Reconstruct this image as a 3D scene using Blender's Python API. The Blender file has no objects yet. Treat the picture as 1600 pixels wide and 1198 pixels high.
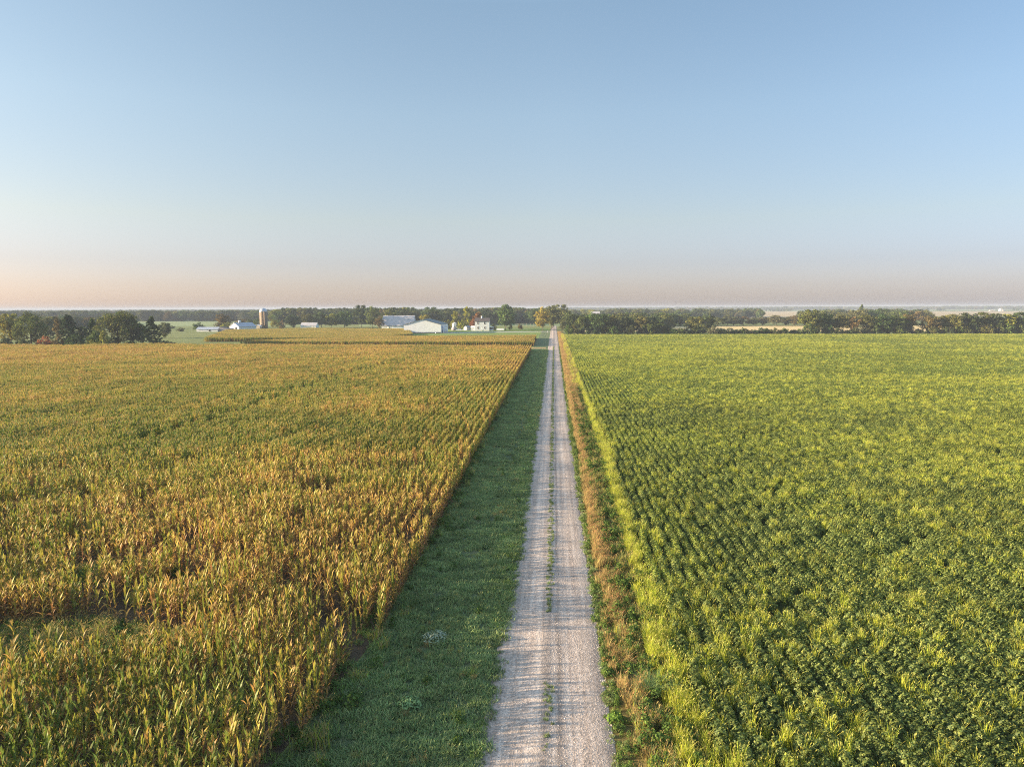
import bpy, math, random
import numpy as np
from mathutils import Matrix, Vector

R = math.radians
rng = np.random.default_rng(7)
random.seed(7)
scene = bpy.context.scene
COL = scene.collection
H_CAM = 18.0
F_PX = 1110.0            # focal length in pixels of the 1600 px wide photograph

# ------------------------------------------------------------------ camera
PITCH = math.atan((599 - 481.0) / F_PX)
YAW = math.atan((866 - 800) / F_PX * math.cos(PITCH))
ROLL = R(-0.2)
cam_d = bpy.data.cameras.new('camera')
cam = bpy.data.objects.new('camera', cam_d)
COL.objects.link(cam)
cam_d.sensor_width = 36.0
cam_d.lens = F_PX / 1600 * 36
cam_d.clip_start = 0.5
cam_d.clip_end = 60000
CAM_ROT = Matrix.Rotation(YAW, 3, 'Z') @ Matrix.Rotation(math.pi / 2 - PITCH, 3, 'X') @ Matrix.Rotation(ROLL, 3, 'Z')
cam.matrix_world = Matrix.Translation((0, 0, H_CAM)) @ CAM_ROT.to_4x4()
scene.camera = cam


def ray(px, py):
    return CAM_ROT @ Vector(((px - 800) / F_PX, (599 - py) / F_PX, -1.0))


def gp(px, py, h=0.0):
    """World point seen at a photograph position, at height h."""
    d = ray(px, py)
    t = (h - H_CAM) / d.z
    return Vector((d.x * t, d.y * t, h))


def at(px, Y, py=495):
    """World x of an image column at distance Y along the road."""
    d = ray(px, py)
    return d.x / d.y * Y


def ztop(px, py, Y):
    d = ray(px, py)
    return H_CAM + d.z / d.y * Y


# ------------------------------------------------------------------ helpers
def tag(o, label=None, cat=None, group=None, kind=None):
    if label: o['label'] = label
    if cat: o['category'] = cat
    if group: o['group'] = group
    if kind: o['kind'] = kind
    return o


def empty(name, loc, rz=0.0):
    o = bpy.data.objects.new(name, None)
    COL.objects.link(o)
    o.location = loc
    o.rotation_euler = (0, 0, rz)
    o.empty_display_size = 0.5
    return o


class Geo:
    """Collects vertices, faces and a tint per vertex, builds ONE mesh."""
    def __init__(s):
        s.v, s.f, s.c, s.n = [], [], [], 0

    def add(s, V, F, C=(1, 1, 1)):
        V = np.asarray(V, float).reshape(-1, 3)
        C = np.asarray(C, float)
        if C.ndim == 1:
            C = np.tile(C, (len(V), 1))
        s.v.append(V); s.c.append(C)
        s.f.append(np.asarray(F, int) + s.n)
        s.n += len(V)
        return s

    def quad_strip(s, P, W, C):
        """ribbon along points P (k,3) with half-width vectors W (k,3)"""
        k = len(P)
        V = np.empty((2 * k, 3)); V[0::2] = P - W; V[1::2] = P + W
        i = np.arange(k - 1) * 2
        F = np.stack([i, i + 1, i + 3, i + 2], 1)
        C = np.asarray(C, float)
        if C.ndim == 2:
            C = np.repeat(C, 2, axis=0)
        return s.add(V, F, C)

    def quads(s, P, A, B, C):
        """many separate diamonds/quads: centres P, half axes A and B"""
        n = len(P)
        V = np.stack([P - A, P - B * .9 + A * .1, P + A, P + B * .9 + A * .1], 1).reshape(-1, 3)
        F = np.arange(4 * n).reshape(n, 4)
        C = np.asarray(C, float)
        if C.ndim == 2:
            C = np.repeat(C, 4, axis=0)
        return s.add(V, F, C)

    def tube(s, P, rad, sides=6, C=(1, 1, 1)):
        P = np.asarray(P, float); k = len(P)
        rad = np.broadcast_to(np.asarray(rad, float), (k,))
        d = np.gradient(P, axis=0)
        d /= np.linalg.norm(d, axis=1)[:, None] + 1e-9
        up = np.where(np.abs(d[:, 2:3]) > .9, np.array([[1., 0, 0]]), np.array([[0., 0, 1.]]))
        a = np.cross(d, up); a /= np.linalg.norm(a, axis=1)[:, None] + 1e-9
        b = np.cross(d, a)
        t = np.arange(sides) / sides * 2 * math.pi
        V = P[:, None] + rad[:, None, None] * (np.cos(t)[None, :, None] * a[:, None] + np.sin(t)[None, :, None] * b[:, None])
        V = V.reshape(-1, 3)
        F = []
        for i in range(k - 1):
            for j in range(sides):
                j2 = (j + 1) % sides
                F.append((i * sides + j, i * sides + j2, (i + 1) * sides + j2, (i + 1) * sides + j))
        return s.add(V, F, C)

    def box(s, lo, hi, C=(1, 1, 1)):
        x0, y0, z0 = lo; x1, y1, z1 = hi
        V = [(x0, y0, z0), (x1, y0, z0), (x1, y1, z0), (x0, y1, z0), (x0, y0, z1), (x1, y0, z1), (x1, y1, z1), (x0, y1, z1)]
        F = [(0, 3, 2, 1), (4, 5, 6, 7), (0, 1, 5, 4), (1, 2, 6, 5), (2, 3, 7, 6), (3, 0, 4, 7)]
        return s.add(V, F, C)

    def poly_prism(s, pts, z0, z1, axis='z', C=(1, 1, 1)):
        """prism of an outline; axis 'y': pts are (x,z) extruded in y from z0 to z1; 'x': pts are (y,z)"""
        n = len(pts)
        def m(p, t):
            if axis == 'z': return (p[0], p[1], t)
            if axis == 'y': return (p[0], t, p[1])
            return (t, p[0], p[1])
        V = [m(p, z0) for p in pts] + [m(p, z1) for p in pts]
        for i in range(n):
            j = (i + 1) % n
            s_v = [V[i], V[j], V[n + j], V[n + i]]
            s.add(s_v, [(0, 1, 2, 3)], C)
        # caps as fan of quads/tris written as degenerate-free quads about the centroid
        for base in (0, n):
            c = np.mean(np.array(V[base:base + n]), axis=0)
            for i in range(n):
                j = (i + 1) % n
                mid = (np.array(V[base + i]) + np.array(V[base + j])) / 2
                s.add([c, V[base + i], mid, V[base + j]], [(0, 1, 2, 3)], C)
        return s

    def mesh(s, name, mat, smooth=False):
        V = np.concatenate(s.v); F = np.concatenate(s.f); C = np.concatenate(s.c)
        me = bpy.data.meshes.new(name)
        me.vertices.add(len(V)); me.vertices.foreach_set('co', V.astype(np.float32).ravel())
        me.loops.add(F.size); me.loops.foreach_set('vertex_index', F.astype(np.int32).ravel())
        me.polygons.add(len(F))
        me.polygons.foreach_set('loop_start', (np.arange(len(F)) * 4).astype(np.int32))
        at_ = me.attributes.new('tint', 'FLOAT_COLOR', 'POINT')
        at_.data.foreach_set('color', np.concatenate([C, np.ones((len(C), 1))], 1).astype(np.float32).ravel())
        me.materials.append(mat)
        me.update(calc_edges=True)
        if smooth:
            me.polygons.foreach_set('use_smooth', np.ones(len(F), bool))
        me.validate()
        return me

    def build(s, name, mat, parent=None, loc=None, smooth=False):
        o = bpy.data.objects.new(name, s.mesh(name, mat, smooth))
        COL.objects.link(o)
        if parent is not None: o.parent = parent
        if loc is not None: o.location = loc
        return o


def place(name, me, parent=None, loc=(0, 0, 0)):
    o = bpy.data.objects.new(name, me)
    COL.objects.link(o)
    o.parent = parent
    o.location = loc
    return o


def hash2(ix, iy, seed):
    h = (ix.astype(np.int64) * 374761393 + iy.astype(np.int64) * 668265263 + seed * 1442695041) & 0x7fffffff
    h = ((h ^ (h >> 13)) * 1274126177) & 0x7fffffff
    return ((h ^ (h >> 16)) & 0xffff) / 65535.0


def vnoise(x, y, sc, seed=0):
    x = np.asarray(x) / sc; y = np.asarray(y) / sc
    ix = np.floor(x); iy = np.floor(y); fx = x - ix; fy = y - iy
    fx = fx * fx * (3 - 2 * fx); fy = fy * fy * (3 - 2 * fy)
    a = hash2(ix, iy, seed); b = hash2(ix + 1, iy, seed); c = hash2(ix, iy + 1, seed); d = hash2(ix + 1, iy + 1, seed)
    return (a * (1 - fx) + b * fx) * (1 - fy) + (c * (1 - fx) + d * fx) * fy


def fbm(x, y, sc, seed=0):
    return (vnoise(x, y, sc, seed) + .5 * vnoise(x, y, sc / 2.1, seed + 1) + .25 * vnoise(x, y, sc / 4.3, seed + 2)) / 1.75


# ------------------------------------------------------------------ materials
def new_mat(name):
    m = bpy.data.materials.new(name); m.use_nodes = True
    nt = m.node_tree; nt.nodes.clear()
    return m, nt.nodes, nt.links


def mix_col(N, L, a, b, fac, mode='MIX'):
    x = N.new('ShaderNodeMix'); x.data_type = 'RGBA'; x.blend_type = mode
    for s, v in ((x.inputs['Factor'], fac), (x.inputs['A'], a), (x.inputs['B'], b)):
        if hasattr(v, 'links'): L.new(v, s)
        elif isinstance(v, (int, float)): s.default_value = v
        else: s.default_value = (*v, 1)
    return x.outputs['Result']


def noise_tex(N, L, scale, detail=3, rough=.55, vec=None, dim='3D'):
    t = N.new('ShaderNodeTexNoise'); t.inputs['Scale'].default_value = scale
    t.inputs['Detail'].default_value = detail; t.inputs['Roughness'].default_value = rough
    if vec is not None: L.new(vec, t.inputs['Vector'])
    return t.outputs['Fac']


def ramp(N, L, fac, stops):
    r = N.new('ShaderNodeValToRGB'); L.new(fac, r.inputs['Fac'])
    e = r.color_ramp.elements
    while len(e) < len(stops): e.new(.5)
    for k, (p, c) in zip(e, stops):
        k.position = p
        k.color = (*c, 1) if not isinstance(c, (int, float)) else (c, c, c, 1)
    return r.outputs['Color']


def world_pos(N):
    return N.new('ShaderNodeNewGeometry').outputs['Position']


def leaf_mat(name, transl=.35, obj_color=False, var=((.3, .8), (.7, 1.2)), nscale=.12, gloss=0.0):
    m, N, L = new_mat(name)
    at_ = N.new('ShaderNodeAttribute'); at_.attribute_name = 'tint'
    c = at_.outputs['Color']
    if obj_color:
        oi = N.new('ShaderNodeObjectInfo')
        c = mix_col(N, L, c, oi.outputs['Color'], 1.0, 'MULTIPLY')
    nz = noise_tex(N, L, nscale, 2, .5, world_pos(N))
    c = mix_col(N, L, c, ramp(N, L, nz, var), 1.0, 'MULTIPLY')
    d = N.new('ShaderNodeBsdfDiffuse'); L.new(c, d.inputs['Color'])
    t = N.new('ShaderNodeBsdfTranslucent'); L.new(c, t.inputs['Color'])
    mx = N.new('ShaderNodeMixShader'); mx.inputs[0].default_value = transl
    L.new(d.outputs[0], mx.inputs[1]); L.new(t.outputs[0], mx.inputs[2])
    sh = mx.outputs[0]
    if gloss:
        g = N.new('ShaderNodeBsdfGlossy'); g.inputs['Roughness'].default_value = .55
        g.inputs['Color'].default_value = (1, 1, 1, 1)
        m2 = N.new('ShaderNodeMixShader'); m2.inputs[0].default_value = gloss
        L.new(sh, m2.inputs[1]); L.new(g.outputs[0], m2.inputs[2]); sh = m2.outputs[0]
    o = N.new('ShaderNodeOutputMaterial'); L.new(sh, o.inputs['Surface'])
    return m


def plain_mat(name, col, rough=.7, nscale=3.0, amount=.25, bump=0.0, bscale=20.0, metallic=0.0, ribs=None):
    m, N, L = new_mat(name)
    p = N.new('ShaderNodeBsdfPrincipled'); p.inputs['Roughness'].default_value = rough
    p.inputs['Metallic'].default_value = metallic
    tc = N.new('ShaderNodeTexCoord')
    nz = noise_tex(N, L, nscale, 4, .6, tc.outputs['Object'])
    c = mix_col(N, L, col, ramp(N, L, nz, [(.25, 1 - amount), (.75, 1 + amount * .3)]), 1.0, 'MULTIPLY')
    L.new(c, p.inputs['Base Color'])
    h = None
    if ribs:
        w = N.new('ShaderNodeTexWave'); w.bands_direction = ribs[0]; w.inputs['Scale'].default_value = ribs[1]
        L.new(tc.outputs['Object'], w.inputs['Vector']); h = w.outputs['Fac']
    elif bump:
        h = noise_tex(N, L, bscale, 4, .6, tc.outputs['Object'])
    if h is not None:
        b = N.new('ShaderNodeBump'); b.inputs['Strength'].default_value = bump or .4; b.inputs['Distance'].default_value = .05
        L.new(h, b.inputs['Height']); L.new(b.outputs[0], p.inputs['Normal'])
    o = N.new('ShaderNodeOutputMaterial'); L.new(p.outputs[0], o.inputs['Surface'])
    return m


def ground_mat(name, stops, s1=.02, s2=.6, bump=.5, bscale=3.0, fine=((.3, .75), (.7, 1.15))):
    m, N, L = new_mat(name)
    p = N.new('ShaderNodeBsdfPrincipled'); p.inputs['Roughness'].default_value = .95
    p.inputs['Specular IOR Level'].default_value = .1
    pos = world_pos(N)
    c = ramp(N, L, noise_tex(N, L, s1, 4, .6, pos), stops)
    c = mix_col(N, L, c, ramp(N, L, noise_tex(N, L, s2, 5, .7, pos), fine), 1.0, 'MULTIPLY')
    L.new(c, p.inputs['Base Color'])
    if bump:
        b = N.new('ShaderNodeBump'); b.inputs['Strength'].default_value = bump; b.inputs['Distance'].default_value = .2
        L.new(noise_tex(N, L, bscale, 4, .7, pos), b.inputs['Height']); L.new(b.outputs[0], p.inputs['Normal'])
    o = N.new('ShaderNodeOutputMaterial'); L.new(p.outputs[0], o.inputs['Surface'])
    return m


M_CORN = leaf_mat('corn_foliage', .38, var=[(.3, .85), (.7, 1.15)], nscale=.05, gloss=.018)
M_SOY = leaf_mat('soybean_foliage', .35, var=[(.3, .85), (.7, 1.15)], nscale=.06, gloss=.012)
M_GRASS = leaf_mat('grass_blades', .35, var=[(.3, .75), (.7, 1.25)], nscale=.35)
M_WEED = leaf_mat('weed_leaves', .3, var=[(.3, .85), (.7, 1.15)], nscale=.4)
M_TREE = leaf_mat('tree_foliage', .22, obj_color=True, var=[(.3, .8), (.7, 1.2)], nscale=.15)
M_WOODS = leaf_mat('woodland_foliage', .2, var=[(.3, .75), (.7, 1.2)], nscale=.02)
M_BARK = plain_mat('bark', (.09, .07, .05), .9, 2, .4)
M_GROUND = ground_mat('pasture_ground', [(.3, (.10, .13, .035)), (.5, (.17, .18, .06)), (.7, (.12, .15, .045))], .004, .08)
M_CORNSOIL = ground_mat('corn_soil', [(.3, (.06, .042, .028)), (.7, (.10, .07, .04))], .2, 3.0)
M_SOYSOIL = ground_mat('soy_soil', [(.3, (.055, .07, .02)), (.7, (.08, .10, .03))], .1, 3.0)
M_VERGE = ground_mat('verge_ground', [(.3, (.075, .10, .05)), (.5, (.11, .145, .065)), (.72, (.17, .165, .085))], .45, 5.0, .9, 11.0)
M_DRYVERGE = ground_mat('dry_verge_ground', [(.3, (.10, .10, .03)), (.7, (.20, .14, .05))], .6, 4.0, .7, 9.0)
M_LAWN = ground_mat('lawn', [(.3, (.13, .18, .04)), (.7, (.19, .24, .06))], .03, 1.0)
M_LANE = ground_mat('lane_soil', [(.3, (.34, .20, .09)), (.7, (.44, .28, .13))], .2, 2.0)
M_STUBBLE = ground_mat('stubble', [(.3, (.50, .36, .16)), (.7, (.62, .46, .22))], .03, .8)
M_FARGREEN = ground_mat('far_green_crop', [(.3, (.17, .21, .09)), (.7, (.23, .26, .11))], .01, .3, 0)
M_FARTAN = ground_mat('far_tan_crop', [(.3, (.36, .27, .15)), (.7, (.46, .36, .21))], .01, .3, 0)
M_DRIVE = ground_mat('driveway', [(.3, (.34, .32, .30)), (.7, (.42, .40, .38))], .3, 2.0)


def road_material():
    m, N, L = new_mat('road_gravel')
    p = N.new('ShaderNodeBsdfPrincipled'); p.inputs['Roughness'].default_value = .92
    p.inputs['Specular IOR Level'].default_value = .15
    pos = world_pos(N)
    sp = N.new('ShaderNodeSeparateXYZ'); L.new(pos, sp.inputs[0])
    # stretch noise along the road for wheel-drawn streaks
    mp = N.new('ShaderNodeMapping'); mp.inputs['Scale'].default_value = (3.2, .05, 1)
    L.new(pos, mp.inputs['Vector'])
    streak = noise_tex(N, L, 1.0, 4, .6, mp.outputs[0])
    base = ramp(N, L, streak, [(.3, (.29, .227, .185)), (.5, (.375, .30, .246)), (.72, (.475, .392, .326))])
    vor = N.new('ShaderNodeTexVoronoi'); vor.inputs['Scale'].default_value = 13; L.new(pos, vor.inputs['Vector'])
    stones = ramp(N, L, vor.outputs['Color'], [(.1, .55), (.5, .98), (.9, 1.42)])
    c = mix_col(N, L, base, stones, .75, 'MULTIPLY')
    # two paler, packed wheel tracks and a darker loose crown and groove
    wob = N.new('ShaderNodeMath'); wob.operation = 'MULTIPLY_ADD'; wob.inputs[1].default_value = .5
    L.new(noise_tex(N, L, .12, 2, .5, pos), wob.inputs[0]); L.new(sp.outputs['X'], wob.inputs[2])
    xr_ = N.new('ShaderNodeMapRange'); xr_.inputs['From Min'].default_value = -2.75; xr_.inputs['From Max'].default_value = 3.25
    L.new(wob.outputs[0], xr_.inputs['Value'])
    tr = ramp(N, L, xr_.outputs[0], [(.03, .70), (.14, .92), (.25, 1.02), (.30, 1.18), (.36, 1.16), (.42, .82), (.47, .84), (.515, 1.02), (.545, .62), (.575, 1.0), (.66, 1.14), (.74, 1.0), (.88, .9), (.97, .72)])
    c = mix_col(N, L, c, tr, .9, 'MULTIPLY')
    patch = ramp(N, L, noise_tex(N, L, .5, 4, .65, pos), [(.3, .82), (.7, 1.1)])
    c = mix_col(N, L, c, patch, 1.0, 'MULTIPLY')
    spec = ramp(N, L, noise_tex(N, L, 22, 2, .7, pos), [(.30, .55), (.42, 1.0), (.7, 1.12)])
    c = mix_col(N, L, c, spec, .8, 'MULTIPLY')
    L.new(c, p.inputs['Base Color'])
    b = N.new('ShaderNodeBump'); b.inputs['Strength'].default_value = .75; b.inputs['Distance'].default_value = .035
    h = mix_col(N, L, vor.outputs['Distance'], noise_tex(N, L, 5, 5, .75, pos), .6)
    L.new(h, b.inputs['Height']); L.new(b.outputs[0], p.inputs['Normal'])
    o = N.new('ShaderNodeOutputMaterial'); L.new(p.outputs[0], o.inputs['Surface'])
    return m


M_ROAD = road_material()
M_STONE = leaf_mat('loose_stones', 0.0, var=[(.3, .9), (.7, 1.1)], nscale=2)

# ------------------------------------------------------------------ sky, sun, haze
SUN_EL, SUN_AZ = R(11.0), R(7.0)           # sun low in the west, a little behind the camera
sun_dir = Vector((-math.cos(SUN_AZ) * math.cos(SUN_EL), -math.sin(SUN_AZ) * math.cos(SUN_EL), math.sin(SUN_EL)))
sd = bpy.data.lights.new('sun', 'SUN'); sd.energy = 4.6; sd.angle = R(0.6); sd.color = (1.0, .80, .55)
sun = bpy.data.objects.new('sun', sd); COL.objects.link(sun)
sun.rotation_euler = sun_dir.to_track_quat('Z', 'Y').to_euler()
sun.location = (-60, -20, 60)

world = bpy.data.worlds.new('World'); scene.world = world; world.use_nodes = True
nt = world.node_tree; bg = nt.nodes['Background']
sky = nt.nodes.new('ShaderNodeTexSky'); sky.sky_type = 'NISHITA'; sky.sun_disc = False
sky.sun_elevation = SUN_EL
sky.sun_rotation = math.atan2(sun_dir.x, sun_dir.y)
sky.altitude = 200; sky.air_density = 1.0; sky.dust_density = 1.0; sky.ozone_density = 1.2
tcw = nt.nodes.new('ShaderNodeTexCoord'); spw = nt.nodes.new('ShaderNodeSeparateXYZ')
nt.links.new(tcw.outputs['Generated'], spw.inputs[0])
# sky gain: low band dimmed, unseen upper dome boosted to light the land
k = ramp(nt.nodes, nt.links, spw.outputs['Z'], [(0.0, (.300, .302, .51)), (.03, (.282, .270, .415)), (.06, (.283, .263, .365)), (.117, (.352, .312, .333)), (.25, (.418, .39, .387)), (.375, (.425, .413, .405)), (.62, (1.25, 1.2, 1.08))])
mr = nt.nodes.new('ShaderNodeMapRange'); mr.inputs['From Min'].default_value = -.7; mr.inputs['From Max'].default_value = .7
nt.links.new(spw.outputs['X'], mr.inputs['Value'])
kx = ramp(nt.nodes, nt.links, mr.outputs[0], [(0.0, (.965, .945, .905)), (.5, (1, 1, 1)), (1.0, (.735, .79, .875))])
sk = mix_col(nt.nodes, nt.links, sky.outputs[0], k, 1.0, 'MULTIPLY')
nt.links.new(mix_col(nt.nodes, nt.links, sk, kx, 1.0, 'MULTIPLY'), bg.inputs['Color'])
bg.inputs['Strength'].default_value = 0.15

scene.view_settings.view_transform = 'Standard'
scene.view_settings.look = 'None'
scene.view_settings.gamma = 1.0
scene.view_settings.exposure = 2.12

HAZE_DENSITY = 0.00019


def make_haze():
    g = Geo().box((-9000, -900, -1.2), (9000, 9600, 29))
    m, N, L = new_mat('haze')
    v = N.new('ShaderNodeVolumePrincipled')
    v.inputs['Color'].default_value = (.40, .46, .56, 1)
    v.inputs['Density'].default_value = HAZE_DENSITY
    v.inputs['Anisotropy'].default_value = 0.0
    o = N.new('ShaderNodeOutputMaterial'); L.new(v.outputs[0], o.inputs['Volume'])
    tag(g.build('haze', m), kind='stuff')


make_haze()


# ------------------------------------------------------------------ ground sheets
def sheet(name, pts, z, mat, kind='structure'):
    me = bpy.data.meshes.new(name)
    me.from_pydata([(x, y, z) for x, y in pts], [], [list(range(len(pts)))])
    me.materials.append(mat); me.update()
    if me.polygons[0].normal.z < 0: me.flip_normals()
    o = bpy.data.objects.new(name, me); COL.objects.link(o)
    o['kind'] = kind
    return o


sheet('ground', [(-8600, -600), (8600, -600), (8600, 9300), (-8600, 9300)], 0, M_GROUND)


def P(px, py):
    v = gp(px, py); return (v.x, v.y)


F1_END = 302.0
corn_poly = [(-9.4, 60), (-9.4, F1_END + 1), (at(250, 330), 318), (at(130, 318), 306), (at(-40, 325), 318), (-330, 318), (-330, -20), (-13.0, -20), (-11.9, 20), (-9.8, 36)]
sheet('corn_field_soil', corn_poly, .004, M_CORNSOIL)
sheet('soybean_field_soil', [(6.0, -20), (520, -20), (520, 470), (6.6, 470)], .004, M_SOYSOIL)
sheet('grass_verge', [(-13.4, -20), (-2.2, -20), (-2.2, 560), (-9.35, 560), (-9.35, 60), (-9.7, 36), (-11.8, 20)], .008, M_VERGE)
sheet('dry_verge', [(2.1, -20), (6.4, -20), (7.0, 560), (2.1, 560)], .008, M_DRYVERGE)
sheet('lane', [(at(-20, 322), 325), (at(300, 322), 318), (-3.6, 316), (-3.4, 321.5), (at(300, 335), 331), (at(-20, 335), 336)], .012, M_LANE)
F2 = [(at(380, 350), 345), (-9.6, 334), (-9.8, 420), (at(560, 400), 405), (at(470, 380), 372)]
F3 = [(-192, 380), (-119, 384), (-97, 405), (-88, 440), (-112, 545), (-200, 575), (-250, 530), (-215, 440)]
sheet('second_corn_soil', F2, .010, M_CORNSOIL)
sheet('third_corn_soil', F3, .004, M_CORNSOIL)
sheet('farm_lawn', [(at(560, 400) , 408), (-9.9, 421), (-3, 425), (-3, 640), (-330, 640), (-300, 580), (-112, 546), (-86, 440)], .006, M_LAWN)
sheet('driveway', [(at(694, 512), 509), (-3.2, 540), (-3.2, 549), (at(694, 530), 528)], .012, M_DRIVE)
sheet('stubble_field', [(20, 545), (560, 520), (820, 690), (30, 690)], .01, M_STUBBLE)


def far_sheet(name, x0, x1, y0, y1, mat, z):
    sheet(name, [(at(x0, y0), y0), (at(x1, y0), y0), (at(x1, y1), y1), (at(x0, y1), y1)], z, mat)


far_sheet('green_crop', 180, 470, 720, 1010, M_FARGREEN, .03)
far_sheet('green_crop', 560, 900, 700, 860, M_FARGREEN, .03)
far_sheet('tan_crop', 1165, 1420, 1150, 3000, M_FARTAN, .05)
far_sheet('tan_crop', 1440, 1720, 1350, 2600, M_FARTAN, .05)
far_sheet('green_crop', 1000, 1180, 800, 1080, M_FARGREEN, .05)
far_sheet('pale_crop', 1180, 1720, 3100, 4300, M_FARGREEN, .07)


# road with ruts and wandering edges
def make_road():
    ys = np.concatenate([np.arange(-20, 140, .5), np.arange(140, 720, 2.5)])
    us = np.array([-1, -.93, -.8, -.62, -.45, -.3, -.14, -.03, .05, .16, .3, .45, .62, .8, .93, 1.])
    g = Geo()
    V = []
    for y in ys:
        hw = 2.5 + .34 * min(1.3, max(0, (50 - y) / 23))
        hl = hw + .22 * (fbm(np.array([0.]), np.array([y]), 5, 3)[0] - .5)
        hr = hw + .25 * (fbm(np.array([9.]), np.array([y]), 6, 5)[0] - .5)
        c = -.12 - .17 * min(1.3, max(0, (50 - y) / 23))
        for u in us:
            x = c + (u * (hl if u < 0 else hr))
            z = .035 + .07 * (1 - u * u)
            for r, d, w in ((-.52, .028, .12), (.42, .028, .12), (.10, .035, .035)):
                z -= d * math.exp(-((u - r) / w) ** 2)
            z += .02 * math.exp(-((u + .03) / .05) ** 2)
            if abs(u) == 1: z = .012
            V.append((x, y, z))
    n = len(us)
    i = np.arange(len(ys) - 1)[:, None] * n + np.arange(n - 1)[None]
    F = np.stack([i, i + 1, i + n + 1, i + n], -1).reshape(-1, 4)
    o = g.add(V, F).build('road', M_ROAD, smooth=True)
    o['kind'] = 'structure'


make_road()


# ------------------------------------------------------------------ scatter of stuff
def scatter(name, meshes, pts, idx, rot, scl, kind='stuff', label=None):
    pts = np.asarray(pts, float)
    n = len(pts)
    me = bpy.data.meshes.new(name)
    me.vertices.add(n); me.vertices.foreach_set('co', pts.astype(np.float32).ravel())
    a = me.attributes.new('idx', 'INT', 'POINT'); a.data.foreach_set('value', np.asarray(idx, np.int32))
    if np.ndim(rot) == 1: rot = np.stack([np.zeros(n), np.zeros(n), rot], 1)
    if np.ndim(scl) == 1: scl = np.stack([scl] * 3, 1)
    a = me.attributes.new('rot', 'FLOAT_VECTOR', 'POINT'); a.data.foreach_set('vector', np.asarray(rot, np.float32).ravel())
    a = me.attributes.new('scl', 'FLOAT_VECTOR', 'POINT'); a.data.foreach_set('vector', np.asarray(scl, np.float32).ravel())
    o = bpy.data.objects.new(name, me); COL.objects.link(o)
    ng = bpy.data.node_groups.new(name + '_scatter', 'GeometryNodeTree')
    ng.interface.new_socket('Geometry', in_out='INPUT', socket_type='NodeSocketGeometry')
    ng.interface.new_socket('Geometry', in_out='OUTPUT', socket_type='NodeSocketGeometry')
    N, L = ng.nodes, ng.links
    gi, go = N.new('NodeGroupInput'), N.new('NodeGroupOutput')
    iop, jn = N.new('GeometryNodeInstanceOnPoints'), N.new('GeometryNodeJoinGeometry')
    for m in list(meshes)[::-1]:
        po = bpy.data.objects.new(m.name, m)
        oi = N.new('GeometryNodeObjectInfo'); oi.inputs['Object'].default_value = po; oi.inputs['As Instance'].default_value = False
        g2 = N.new('GeometryNodeGeometryToInstance'); L.new(oi.outputs['Geometry'], g2.inputs[0]); L.new(g2.outputs[0], jn.inputs[0])
    def na(nm, t):
        x = N.new('GeometryNodeInputNamedAttribute'); x.data_type = t; x.inputs['Name'].default_value = nm
        return x.outputs[0]
    L.new(gi.outputs[0], iop.inputs['Points']); L.new(jn.outputs[0], iop.inputs['Instance'])
    iop.inputs['Pick Instance'].default_value = True
    L.new(na('idx', 'INT'), iop.inputs['Instance Index'])
    L.new(na('rot', 'FLOAT_VECTOR'), iop.inputs['Rotation'])
    L.new(na('scl', 'FLOAT_VECTOR'), iop.inputs['Scale'])
    L.new(iop.outputs[0], go.inputs[0])
    md = o.modifiers.new('scatter', 'NODES'); md.node_group = ng
    o['kind'] = kind
    if label: o['label'] = label
    return o


# ------------------------------------------------------------------ corn
GREEN = np.array((.11, .17, .03)); YGREEN = np.array((.31, .32, .042)); GOLD = np.array((.48, .325, .06)); TAN = np.array((.43, .225, .078)); BROWN = np.array((.19, .09, .042))


def ripe_colour(s, r):
    """leaf colour at dryness s 0..1"""
    s = min(max(s + r.normal(0, .16), 0), 1)
    stops = [GREEN, YGREEN, GOLD, TAN, BROWN]
    pos = [0, .32, .58, .8, 1.05]
    for k in range(4):
        if s <= pos[k + 1]:
            t = (s - pos[k]) / (pos[k + 1] - pos[k]); c = stops[k] * (1 - t) + stops[k + 1] * t
            return c * r.uniform(.8, 1.15)
    return BROWN


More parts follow.
